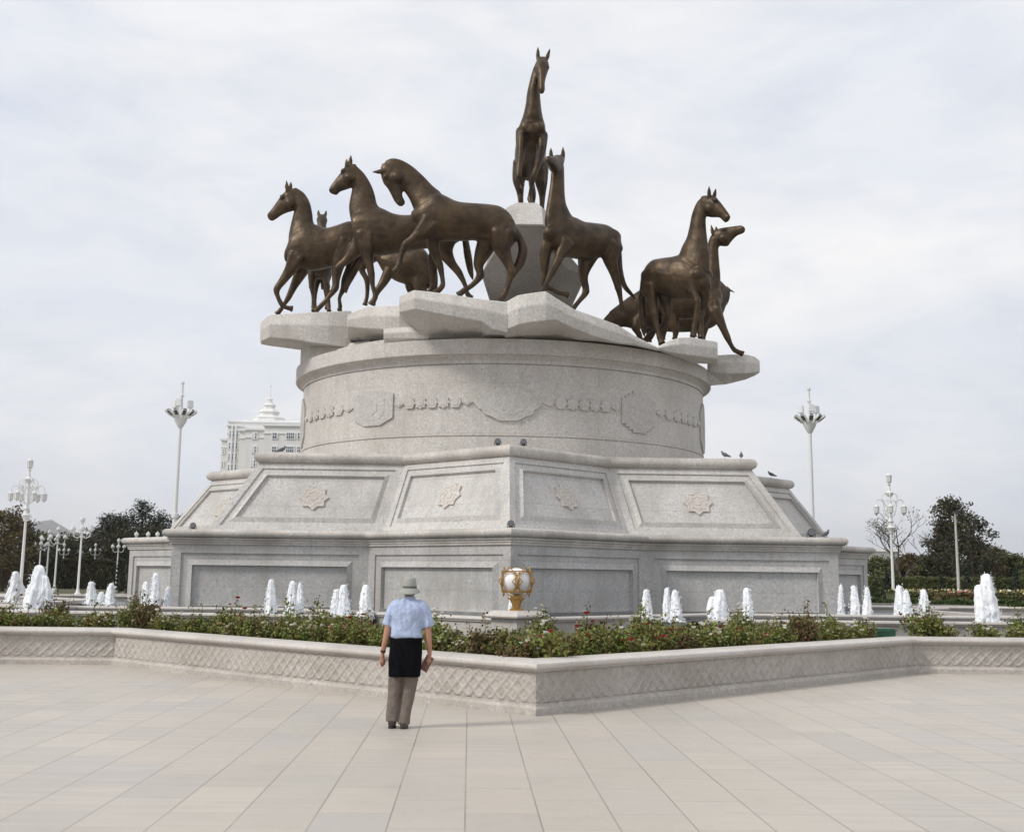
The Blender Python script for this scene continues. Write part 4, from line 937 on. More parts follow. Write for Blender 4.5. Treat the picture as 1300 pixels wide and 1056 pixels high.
pigeon(920, 580, CY - 7.2, 5.425, 2.6, 'pigeon perched upright on the right upper coping')
pigeon(941, 580, CY - 7.0, 5.425, 1.35, 'pigeon crouching near the right end of the upper coping')
pigeon(979, 606, CY - .6, 5.425, 2.9, 'pigeon on the coping of the right rear star point')
pigeon(358, 573, CY - 7.1, 5.425, .2, 'pigeon on the left upper coping before the white building')
pigeon(1049, 680, CY - 9.0, 3.007, .5, 'pigeon beside the large floodlight on the right lower coping')
# ------------------------------------------------------------ tall masts with floodlight crowns
def mast(px, Y, ytop, ycrown, label):
    b = P(px, 745, Y); b.z = 0; zt = P(px, ytop, Y).z; zc = P(px, ycrown, Y).z; e = empty('light_mast', b, label, 'light mast', 'tall masts with crowns of floodlights')
    mb = MB(); mb.lathe([(.5, 0), (.4, .5), (.22, .6), (.20, zc * .42), (.30, zc * .42 + .02), (.30, zc * .42 + .35), (.18, zc * .42 + .4), (.14, zc - 1.1)], 14, b); mb.build('pole', M['whitepaint'], e, 35)
    mb = MB(); mb.lathe([(.14, zc - 1.1), (.22, zc - 1.0), (.5, zc - .5), (.56, zc - .25), (.5, zc - .15), (0, zc - .15)], 16, b); mb.build('bowl', M['whitepaint'], e, 35)
    mb = MB(); mb.lathe([(.14, zc), (.11, zc + 1.6), (.18, zc + 1.62), (.18, zc + 1.75), (.10, zc + 1.8), (.09, zt - .25), (.16, zt - .22), (.16, zt - .05), (0, zt)], 8, b); mb.build('finial', M['whitepaint'], e, 35)
    for k in range(10):
        a_ = k * 2 * pi / 10 + .2; d = V((cos(a_), sin(a_), 0)); c = b + d * 1.0 + V((0, 0, zc + .18))
        R_ = Matrix.Rotation(a_, 3, 'Z') @ Matrix.Rotation(radians(-38), 3, 'Y')
        mb = MB(); mb.box(c, (.66, .36, .22), M=R_); mb.tube([b + d * .4 + V((0, 0, zc - .3)), c - V((0, 0, .1))], .07, 5); f_ = mb.build('floodlight', M['whitepaint'], e)
        mb = MB(); mb.box(c + R_ @ V((.04, 0, -.12)), (.50, .28, .04), M=R_); mb.box(c + R_ @ V((.34, 0, .0)), (.04, .28, .14), M=R_); mb.build('lens', M['darkglass'], f_)
    for k in range(3):
        a_ = k * 2 * pi / 3 + .5; c = b + V((cos(a_) * .75, sin(a_) * .75, zc + 1.0)); mb = MB(); mb.box(c, (.45, .45, .6), a_, .9); mb.tube([c - V((0, 0, .3)), c - V((0, 0, 1.2))], .06, 5); mb.build('floodlight', M['whitepaint'], e)
mast(217, 100, 484, 527, 'tall white mast with a crown of floodlights, left of the podium')
mast(1034, 100, 492, 534, 'tall white mast with a crown of floodlights, right of the podium')
# ------------------------------------------------------------ ornate lamps
def lantern(mb_glass, mb_m, c, s_):
    mb_glass.lathe([(.10 * s_, 0), (.16 * s_, .04 * s_), (.185 * s_, .42 * s_), (.15 * s_, .46 * s_)], 8, c)
    mb_m.lathe([(0, -.14 * s_), (.04 * s_, -.08 * s_), (.11 * s_, -.01 * s_), (.1 * s_, .0)], 8, c); mb_m.lathe([(.20 * s_, .45 * s_), (.21 * s_, .49 * s_), (.08 * s_, .60 * s_), (.03 * s_, .70 * s_), (0, .78 * s_)], 8, c)
    for k in range(8):
        a_ = k * pi / 4; mb_m.tube([c + V((cos(a_) * .165 * s_, sin(a_) * .165 * s_, .03 * s_)), c + V((cos(a_) * .195 * s_, sin(a_) * .195 * s_, .44 * s_))], .014 * s_, 4)
def ornate(px, ybase, Y, H_, label):
    b = P(px, ybase, Y); b.z = 0; e = empty('ornate_lamp', b, label, 'street lamp', 'ornate white lamps with hanging lanterns')
    mb = MB(); k = H_ / 9
    mb.lathe([(r * k, z * k) for r, z in [(.42, 0), (.42, .25), (.3, .35), (.26, .8), (.14, .95), (.10, 1.2), (.075, 4.8), (.15, 4.85), (.15, 4.95), (.22, 5.05), (.3, 5.2), (.16, 5.32), (.12, 5.5), (.2, 5.6), (.11, 5.75), (.10, 7.2), (.2, 7.3), (.26, 7.45), (.1, 7.6), (.06, 7.9), (.12, 8.0)]], 12, b); mb.build('pole', M['whitepaint'], e, 35)
    for j in range(6):
        a_ = j * pi / 3 + .25; d = V((cos(a_), sin(a_), 0)); arm = MB()
        pts = [b + d * (r * k) + V((0, 0, z * k)) for r, z in [(.08, 5.9), (.28, 6.0), (.4, 6.35), (.5, 6.85), (.72, 7.05), (.94, 6.95), (.98, 6.75)]]; arm.tube(pts, .028 * k, 6)
        pts = [b + d * (r * k) + V((0, 0, z * k)) for r, z in [(.1, 7.2), (.3, 7.45), (.52, 7.3), (.56, 7.0), (.4, 6.85)]]; arm.tube(pts, .028 * k, 5)
        pts = [b + d * (r * k) + V((0, 0, z * k)) for r, z in [(.15, 6.5), (.42, 6.75), (.3, 7.0), (.12, 6.9)]]; arm.tube(pts, .022 * k, 5)
        ao = arm.build('arm', M['whitepaint'], e, 40); g, m_ = MB(), MB(); lantern(g, m_, b + d * .98 * k + V((0, 0, 6.1 * k)), k * .88); lo = m_.build('lantern', M['whitepaint'], ao, 40); g.build('glass', M['lampglass'], lo, 40)
    g, m_ = MB(), MB(); lantern(g, m_, b + V((0, 0, 8.12 * k)), k * .95); lo = m_.build('lantern', M['whitepaint'], e, 40); g.build('glass', M['lampglass'], lo, 40)
ornate(26, 745, 74, 9.0, 'tall ornate white lamp with hanging lanterns at the far left')
ornate(1134, 745, 78, 9.1, 'tall ornate white lamp with hanging lanterns in front of the bare tree')
def globe_post(px, ytop, H_, label, big=1.0):
    hy = 732 + (px - 650) * RO; Y = (H_ - EYE) * F / (hy - ytop) * 1.0; b = P(px, 745, Y); b.z = 0
    e = empty('lamp_post', b, label, 'lamp post', 'white lamp posts with clusters of globes'); k = H_ / 5
    mb = MB(); mb.lathe([(r * k, z * k) for r, z in [(.2, 0), (.2, .25), (.12, .35), (.075, .6), (.055, 3.6), (.1, 3.65), (.1, 3.75), (.06, 3.85), (.05, 4.5), (.1, 4.55), (.1, 4.6)]], 10, b); mb.build('pole', M['whitepaint'], e, 35)
    for j in range(5):
        a_ = j * 2 * pi / 4 + .35; d = V((cos(a_), sin(a_), 0)) if j < 4 else V((0, 0, 0)); z = 4.02 if j < 4 else 4.6; R_ = .52
        par = e
        if j < 4:
            arm = MB(); arm.tube([b + d * (r * k) + V((0, 0, zz * k)) for r, zz in [(.05, 3.75), (.25, 3.62), (.45, 3.72), (.52, 3.98)]], .03 * k, 5); par = arm.build('arm', M['whitepaint'], e, 40)
        g = MB(); c = b + d * R_ * k + V((0, 0, z * k)); g.lathe([(.07 * k, 0), (.15 * k, .05 * k), (.18 * k, .16 * k), (.13 * k, .29 * k), (.05 * k, .31 * k), (.03 * k, .38 * k), (0, .42 * k)], 10, c); g.build('lamp_globe', M['lampglass'], par, 50)
for px, yt, H_, lab in [(99, 656, 5.6, 'tallest and nearest globe-cluster lamp post left of the pines'), (69, 669, 5.6, 'second largest globe-cluster lamp post, left of the tallest one'), (58, 673, 5.6, 'globe-cluster lamp post overlapping the left side of the second largest'),
                        (48, 680, 5.2, 'globe-cluster lamp post just right of the far-left ornate lamp'), (83, 697, 5, 'small lamp post between the two largest globe-cluster posts'), (102, 693, 5, 'small lamp post directly right of the tallest globe-cluster post'),
                        (118, 690, 5, 'lamp post in front of the left edge of the pine crowns'), (147, 684, 5, 'lamp post before the dark pines, closest to the podium'), (62, 702, 5, 'tiny distant lamp post beyond the second largest post'),
                        (37, 704, 5, 'tiny distant lamp post at the foot of the ornate lamp'), (47, 703, 5, 'tiny distant lamp post, second from the ornate lamp'), (73, 706, 5, 'faintest distant lamp post in the row'), (91, 701, 5, 'small distant post between the tallest and the small lamp posts'), (128, 700, 5, 'distant lamp post in front of the dark trees, between two larger ones'), (12, 700, 5, 'distant lamp post left of the far-left ornate lamp'), (110, 705, 5, 'tiny distant lamp post left of the pines'), (53, 691, 5, 'mid-distance lamp post between the two overlapping globe posts at the left'), (78, 690, 5, 'mid-distance lamp post right of the second largest globe post'), (33, 692, 5, 'mid-distance lamp post beside the shaft of the far-left ornate lamp'), (41, 697, 5, 'distant lamp post between the ornate lamp and the globe-cluster posts')]: globe_post(px, yt, H_, lab)
for px, lab in ((169, 'lamp top peeping over the left podium wing, nearest its outer end'), (184, 'middle lamp top peeping over the left podium wing'), (196, 'lamp top peeping over the left podium wing, nearest the podium')): globe_post(px, 675.5, 5, lab)
# slim grey pole in front of the dark tree
b = P(1217, 745, 90); b.z = 0; e = empty('thin_pole', b, 'slim grey pole in front of the dark tree on the right', 'pole'); mb = MB(); mb.lathe([(.13, 0), (.11, 3), (.07, 7.0), (0, 7.05)], 8, b); mb.build('shaft', M['podium'], e, 35)
mb = MB(); mb.box(b + V((0, -.1, 7.0)), (.3, .25, .14)); mb.build('head', M['lampdark'], e)
# ------------------------------------------------------------ trees
def tree(px, Y, H_, W, label, mat='pine', seed=0, n=5200, leaf=.16, lo=.25, clumps=26, shape='round', name='tree', group=None, gap=.0):
    rr = random.Random(seed); r_ = np.random.default_rng(seed); b = P(px, 745, Y); b.z = 0; e = empty(name, b, label, 'tree', group)
    t = MB(); lean = rr.uniform(-.04, .04) * H_; top = V((lean, 0, H_ * .82)); tr = H_ * .022 + .05
    t.tube([(0, 0, 0), (lean * .3, 0, H_ * .3), (lean * .7, rr.uniform(-.1, .1), H_ * .6), top], [tr, tr * .8, tr * .5, tr * .15], 8)
    cs = []
    for k in range(clumps):
        f_ = lo + (1 - lo) * (k + .5) / clumps; a_ = k * 2.4 + rr.uniform(-.5, .5)
        if shape == 'round': wd = sin(pi * min(1, max(0, (f_ - lo) / (1 - lo)) * .86 + .12)) ** .6
        elif shape == 'cone': wd = (1 - f_) ** .8 + .08
        else: wd = (.45 + .55 * rr.random()) * (1.05 - .75 * max(0, f_ - .55) / .45)
        rad = W / 2 * wd * rr.uniform(.35, .9); c = V((lean * f_ + cos(a_) * rad, sin(a_) * rad, H_ * f_ * .97)); s_ = W * rr.uniform(.10, .19) * (.7 if shape == 'cone' else 1)
        cs.append((c, s_)); z0 = max(H_ * .12, c.z - rad * .7 - .3)
        t.tube([(lean * z0 / H_, 0, z0), (V((lean * z0 / H_, 0, z0)) + c) / 2 + V((0, 0, -.04 * H_)) * rr.random(), c], [tr * .4, tr * .22, tr * .06], 5)
    o = t.build('trunk', M['bark']); o.parent = e; 
    pts = []
    tot = sum(s_ ** 2 for _, s_ in cs)
    for c, s_ in cs:
        m = int(n * s_ ** 2 / tot); d = r_.normal(size=(m, 3)); d /= np.linalg.norm(d, axis=1, keepdims=True); rd = s_ * (r_.random((m, 1)) ** .45) * (1 + .45 * np.sin(d[:, :1] * 5 + s_ * 9) * np.sin(d[:, 2:] * 6))
        p = np.array(c) + d * rd * np.array([1.15, 1.15, .72]); pts.append(p)
    v, f = leaf_cloud(np.concatenate(pts), leaf, asp=.5 if mat != 'pine' else .35); np_mesh('crown', v, f, M[mat], e)
    return e
TR = [(128, 150, 9.0, 7.4, 'pine', 'open', 'pine with an open layered crown, leftmost of the pines by the podium'), (152, 145, 8.4, 7.2, 'pine', 'open', 'pine behind the nearest globe lamp post, between two taller pines'), (172, 140, 10.2, 7.0, 'pine', 'open', 'tallest pine with a ragged top left of the podium'),
      (196, 146, 8.9, 7.2, 'pine', 'open', 'pine just left of the tall mast'), (226, 150, 8.9, 7.6, 'pine', 'open', 'dark pine behind the tall mast, touching the podium'),
      (139, 138, 7.5, 7, 'darktree', 'round', 'dense dark tree low in front of the left pines'), (163, 136, 6.6, 7, 'darktree', 'round', 'squat dark tree below the tallest pine'), (184, 138, 7.2, 7, 'darktree', 'round', 'dense dark tree between the pines and the podium wing'),
      (3, 105, 7.0, 6.6, 'autumn', 'round', 'brownish tree cut by the left edge of the picture'), (20, 118, 6.6, 5.6, 'darktree', 'round', 'dark tree right of the brownish one at the left edge'), (44, 150, 6.4, 7, 'olive', 'round', 'olive tree behind the distant lamp row'),
      (70, 150, 6.0, 8, 'darktree', 'round', 'low dark tree behind the second largest globe post'), (92, 152, 6.2, 8, 'olive', 'round', 'low olive tree behind the tallest globe post'), (112, 150, 6.0, 7, 'darktree', 'round', 'low dark tree left of the pines')]
for k, (px, Y, H_, W, mt, sh, lab) in enumerate(TR): tree(px, Y, H_, W, lab, mt, 20 + k, 5200, .15, .25 if sh == 'open' else .08, 24 if sh == 'open' else 30, sh, 'pine_tree' if mt == 'pine' else 'tree')
RT = [(1212, 112, 9.6, 6.4, 'darktree', 'open', 'tall dark tree with a ragged crown behind the slim pole', .12), (1236, 108, 7.9, 5.6, 'darktree', 'round', 'rounded dark tree right of the slim pole', .06), (1198, 114, 7.0, 4.6, 'darktree', 'open', 'dark tree at the left flank of the tall ragged one', .1),
      (1268, 120, 5.2, 4.8, 'olive', 'round', 'bushy olive tree near the right edge', .05), (1292, 118, 4.4, 4.6, 'olive', 'round', 'low bushy tree cut by the right edge of the picture', .05), (1250, 118, 5.4, 5.0, 'autumn', 'round', 'brownish tree between the rounded dark tree and the right edge', .05),
      (1116, 116, 4.0, 4.4, 'olive', 'round', 'low olive tree touching the right podium wing', .04), (1137, 120, 3.9, 4.4, 'olive', 'round', 'second low olive tree from the podium, behind the right ornate lamp', .04), (1160, 118, 4.5, 4.6, 'autumn', 'round', 'low russet tree under the bare tree', .04), (1182, 116, 4.2, 4.4, 'olive', 'round', 'low olive tree left of the dark trees', .04)]
for k, (px, Y, H_, W, mt, sh, lab, lo) in enumerate(RT): tree(px, Y, H_, W, lab, mt, 60 + k, 6500, .13, lo, 34, sh, 'tree')
for k, (px, Y, H_, lab) in enumerate([(160, 100, 3.6, 'slim cypress left of the podium wing'), (151, 104, 3.0, 'small cypress further left of the podium wing'), (1228, 92, 3.1, 'slim cypress right of the slim pole'), (1288, 92, 3.0, 'slim cypress near the right edge'), (1196, 94, 2.4, 'short cypress left of the dark trees'), (1126, 92, 2.4, 'short cypress left of the right ornate lamp')]):
    tree(px, Y, H_, 1.0, lab, 'cypress', 90 + k, 1500, .09, .05, 22, 'cone', 'cypress_tree', 'slim cypresses')
def bare_tree(px, Y, H_, W, label):
    rr = random.Random(3); b = P(px, 745, Y); b.z = 0; e = empty('bare_tree', b, label, 'tree'); t = MB(); tips = []
    def grow(p, d, L_, r, lev):
        q = p; n = 3; pts = [p]; rad = [r]
        for i in range(n):
            d = (d + V((rr.uniform(-.25, .25), rr.uniform(-.25, .25), rr.uniform(-.02, .15)))).normalized(); q = q + d * L_ / n; pts.append(q); rad.append(r * (1 - .4 * (i + 1) / n))
        (t if lev < 2 else tw).tube(pts, rad, 6 if lev < 2 else 4)
        if lev < 5:
            for k in range(3 if lev else 4):
                a_ = rr.uniform(0, 6.28); sp = .75 if lev else .85; nd = (d * .8 + V((cos(a_) * sp * 1.1, sin(a_) * sp * .7, rr.uniform(.0, .35)))).normalized(); grow(pts[rr.choice((2, 3, 3))], nd, L_ * rr.uniform(.6, .8), r * .55, lev + 1)
        else: tips.append(q)
    tw = MB(); grow(V((0, 0, 0)), V((0, 0, 1)), H_ * .34, .17, 0)
    k = W / (2 * max(abs(p.x) for p in tw.v)); kz = H_ / max(p.z for p in tw.v)
    for m_ in (t, tw): m_.v = [V((p.x * k, p.y * k, p.z * kz)) for p in m_.v]
    o = t.build('trunk', M['bark']); o.parent = e; o2 = tw.build('twigs', M['twig']); o2.parent = e
    pp = [(p.x * k + rr.gauss(0, .12), p.y * k, p.z * kz + rr.gauss(0, .12)) for p in tips for _ in range(2) if rr.random() < .8]; v, f = leaf_cloud(pp, .07); np_mesh('sparse_leaves', v, f, M['autumn'], e)
bare_tree(1150, 98, 8.1, 6.0, 'nearly leafless tree with dark spreading branches behind the right ornate lamp')
# hedges and flower beds at the right
def hedge(px0, px1, Y, w, z0, z1, label, mat='hedge', n=9000, leaf=.06, flower=None, cat='hedge', name='hedge'):
    a_, b_ = P(px0, 745, Y), P(px1, 745, Y); e = empty(name, ((a_.x + b_.x) / 2, Y, 0), label, cat); hx = (b_.x - a_.x) / 2
    r_ = np.random.default_rng(int(px0 + Y * 3)); x = r_.uniform(-hx, hx, n); y = r_.uniform(0, w, n); top = z1 + .06 * np.sin(x * 3.1) + .05 * np.sin(x * 7.7 + y * 3); z = np.where(r_.random(n) < .5, top - r_.exponential(.05, n), r_.uniform(z0, z1, n)); y = np.where(z < z1 - .12, r_.random(n) * .12, y)
    v, f = leaf_cloud(np.stack([x, y, z], 1), leaf); np_mesh('foliage', v, f, M[mat], e)
    mb = MB(); mb.box((0, w / 2 + .05, (z0 + z1) / 2 - .04), (2 * hx - .1, w - .12, z1 - z0 - .1)); o = mb.build('core', M[mat]); o.parent = e; 
    if flower:
        for fl, cnt in flower:
            x = r_.uniform(-hx, hx, cnt); y = r_.uniform(0, w, cnt); v, f = leaf_cloud(np.stack([x, y, z1 + .05 + r_.uniform(-.1, .12, cnt)], 1), .06, asp=.9); q = np_mesh('blossoms', v, f, M[fl], e); q['kind'] = 'stuff'
hedge(1100, 1420, 50, .8, 0, .80, 'nearest clipped green hedge strip at the right beyond the pools', n=12000)
hedge(1100, 1420, 56, .8, 0, .95, 'second clipped green hedge strip, behind the nearest one', n=12000)
hedge(1140, 1420, 63, 2.2, 0, 1.25, 'band of yellow blossoming shrubs behind the hedge strips', 'olive', 14000, .07, [('petal_yellow', 650), ('petal_white', 150)], 'flower bed', 'flower_bed')
hedge(1195, 1240, 61, 1.2, 0, 1.18, 'patch of reddish plants in the middle of the yellow band', 'rose_leaf2', 3000, .07, [('petal_red', 16), ('petal_pink', 26)], 'flower bed', 'flower_bed')
hedge(700, 1620, 95, 2, 0, 2.1, 'tall dark hedge line under the right-hand trees', 'olive', 36000, .12)
hedge(-260, 640, 125, 2, 0, 3.0, 'tall dark hedge line behind the left lamp posts', 'darktree', 38000, .16)
mb = MB(); mb.add([(14, 46, .01), (75, 46, .01), (75, 95, .01), (14, 95, .01)], [(0, 1, 2, 3)]); struct('lawn', mb.build('lawn', M['lawn']))
# ------------------------------------------------------------ white building behind the left side
def building():
    Y = 250; e = empty('stepped_building', V((P(345, 700, Y).x, Y, 0)), 'white multi-storey building with a stepped pagoda roof and spire behind the drum', 'building')
    def X(px, YY=Y): return P(px, 560, YY).x
    def Z(py, px=330, YY=Y): return P(px, py, YY).z
    blocks = [ # px left, px right, front distance, depth, y of roof
        (281.5, 289.5, 262, 26, 559), (288.5, 305, 258, 30, 541), (303.5, 313, 254.5, 30, 547), (312, 336, 252, 34, 546), (335, 392, 250, 34, 541), (289.5, 380, 266, 26, 536)]
    for k, (a_, b_, yf, dp, yt) in enumerate(blocks):
        x0, x1 = X(a_, yf), X(b_, yf); zt = Z(yt, (a_ + b_) / 2, yf); mb = MB()
        mb.box(((x0 + x1) / 2, yf + dp / 2, zt / 2), (x1 - x0, dp, zt)); w = mb.build('wall', M['facade'], e)
        mb = MB(); mb.box(((x0 + x1) / 2, yf + dp / 2, zt + .22), (x1 - x0 + .7, dp + .7, .44)); mb.box(((x0 + x1) / 2, yf + dp / 2, zt - 1.5), (x1 - x0 + .34, dp + .34, .3)); mb.build('cornice', M['facade2'], e)
    def win(px, py, wd, hp, yf, panes=2):
        x = X(px, yf); z = Z(py, px, yf); s_ = yf / F; w_, h_ = wd * s_, hp * s_ * 1.02; mb = MB()
        mb.box((x, yf - .10, z), (w_ + .34, .16, h_ + .34)); fr = mb.build('window', M['facade2'], e)
        mb = MB()
        for i in range(panes):
            for j in (0, 1):
                pw_ = w_ / panes; mb.box((x - w_ / 2 + pw_ * (i + .5), yf - .19, z + (-.27 if j == 0 else .28) * h_), (pw_ - .12, .04, h_ * (.50 if j == 0 else .36)))
        mb.build('pane', M['window'], fr)
    for y in (553, 570.5, 588): 
        win(348.5, y, 5.6, 7, 250, 2); win(368.5, y, 10, 7, 250, 4); win(380, y, 4.6, 7, 250, 2); 
        win(324.6, y, 2.3, 7.2, 252, 1); win(321, y, 1.0, 7.2, 252, 1)
    for k, y in enumerate((549, 564, 578, 592)):
        for px in (292, 296.6, 301): win(px, y + 1.5, 1.9, 7, 258, 1)
    for y in (573, 589, 602): win(284.2, y, 1.7, 5.5, 262, 1)
    for px in (294.3, 299): # tall pilasters
        x = X(px, 258); mb = MB(); mb.box((x, 257.8, Z(575, px, 258) ), (.28, .4, 12)); mb.build('pilaster', M['facade2'], e)
    # pagoda roof
    cx = X(331, 266); yy = 274; s_ = 266 / F
    def zz(py): return P(331, py, 266).z
    L_ = [(22, 536), (21.5, 531), (19.5, 530), (19, 526.5), (20, 525.5), (14, 522.5), (11.5, 522), (11.3, 518.5), (13, 517.6), (12.8, 516.9), (8.5, 513.4), (6.8, 513), (6.6, 509.5), (8, 508.7), (7.8, 508.1), (4.4, 504.8), (3.2, 504.6), (3.0, 501), (3.8, 500.4), (1.4, 498), (.5, 494)]
    mb = MB(); mb.loop([[V((cx + sx * r * s_, yy + sy * r * s_ * .9, zz(y))) for sx, sy in ((-1, -.55), (-.55, -1), (.55, -1), (1, -.55), (1, .55), (.55, 1), (-.55, 1), (-1, .55))] for r, y in L_])
    rf = mb.build('roof', M['facade'], e); mb = MB(); mb.lathe([(.14, zz(496)), (.08, zz(478)), (0, zz(476))], 6, (cx, yy, 0)); mb.ball((cx, yy, zz(483)), .28, 8, 6); mb.build('spire', M['facade2'], rf)
building()
def far_block(px0, px1, yt, Y, label, d=20):
    x0, x1 = P(px0, 700, Y).x, P(px1, 700, Y).x; zt = P((px0 + px1) / 2, yt, Y).z; e = empty('far_building', ((x0 + x1) / 2, Y, 0), label, 'building')
    mb = MB(); mb.box(((x0 + x1) / 2, Y + d / 2, zt / 2), (x1 - x0, d, zt)); mb.build('wall', M['facade'], e)
    mb = MB(); mb.box(((x0 + x1) / 2, Y + d / 2, zt + .4), (x1 - x0 + 2, d + 2, .8)); mb.build('roof', M['facade2'], e)
    mb = MB(); n = max(3, int((x1 - x0) / 6))
    for i in range(n): mb.box((x0 + (x1 - x0) * (i + .5) / n, Y - .1, zt * .72), ((x1 - x0) / n * .6, .2, zt * .16))
    mb.build('window_strip', M['window'], e)
far_block(20, 118, 687, 420, 'long pale low building on the left horizon behind the lamp posts')
far_block(1112, 1142, 700, 330, 'pale low building showing between the podium and the bare tree')
# ------------------------------------------------------------ mountains
def mountain(x0, x1, Y, prof, label):
    n = 90; xs = np.linspace(0, 1, n); r_ = np.random.default_rng(4); vs = []; m = 16; D = Y * .25
    for j in range(m):
        f_ = j / (m - 1)
        for i, t in enumerate(xs):
            X_ = x0 + (x1 - x0) * t; h = np.interp(t, [p[0] for p in prof], [p[1] for p in prof]); rid = sin(t * 40 + j) * .06 + sin(t * 90 + 2.1 * j) * .05 + sin(t * 17 - j * .6) * .08
            k = sin(pi * min(1, f_ * 1.0 + .0)) ; h2 = h * (k ** .8) * (1 + rid * (1 if f_ != .5 else .5)); vs.append(V((X_ + rid * 300, Y + (f_ - .5) * D, h2 - 5)))
    fs = [(j * n + i, j * n + i + 1, (j + 1) * n + i + 1, (j + 1) * n + i) for j in range(m - 1) for i in range(n - 1)]
    o = mesh_obj('mountains', vs, fs, M['mount'], None, True); o['kind'] = 'structure'
YM = 5200
def mx(px): return ray(px, 700).x * YM
def mh(px, py): return P(px, py, YM).z
pts = [(-320, 672), (-120, 664), (-40, 672), (10, 668), (40, 661), (62, 657), (78, 664), (92, 676), (112, 684), (150, 690), (230, 697), (400, 705), (700, 712), (1000, 716), (1300, 712), (1500, 706), (1700, 712)]
x0, x1 = mx(pts[0][0]), mx(pts[-1][0])
mountain(x0, x1, YM, [((mx(a_) - x0) / (x1 - x0), max(20, mh(a_, b_))) for a_, b_ in pts], '')
# ------------------------------------------------------------ air
def haze(d):
    mb = MB(); top = max((o.matrix_world @ V(c)).z for o in bpy.data.objects if o.type == 'MESH' and o.name.startswith('mountains') for c in o.bound_box) + 60; mb.box((0, 3700, (top - 1.5) / 2), (13200, 8200, top + 1.5)); o = mb.build('haze', None or haze_mat(d)); o['kind'] = 'stuff'; o['label'] = 'thin pale haze over the whole place'
def haze_mat(d):
    m = bpy.data.materials.new('haze'); m.use_nodes = True; n = m.node_tree.nodes; n.remove(n['Principled BSDF']); v = n.new('ShaderNodeVolumePrincipled'); v.inputs['Density'].default_value = d; v.inputs['Color'].default_value = (.985, .99, 1, 1); v.inputs['Anisotropy'].default_value = .2
    m.node_tree.links.new(v.outputs[0], n['Material Output'].inputs['Volume']); return m
haze(HAZE_D) if HAZE_D else None
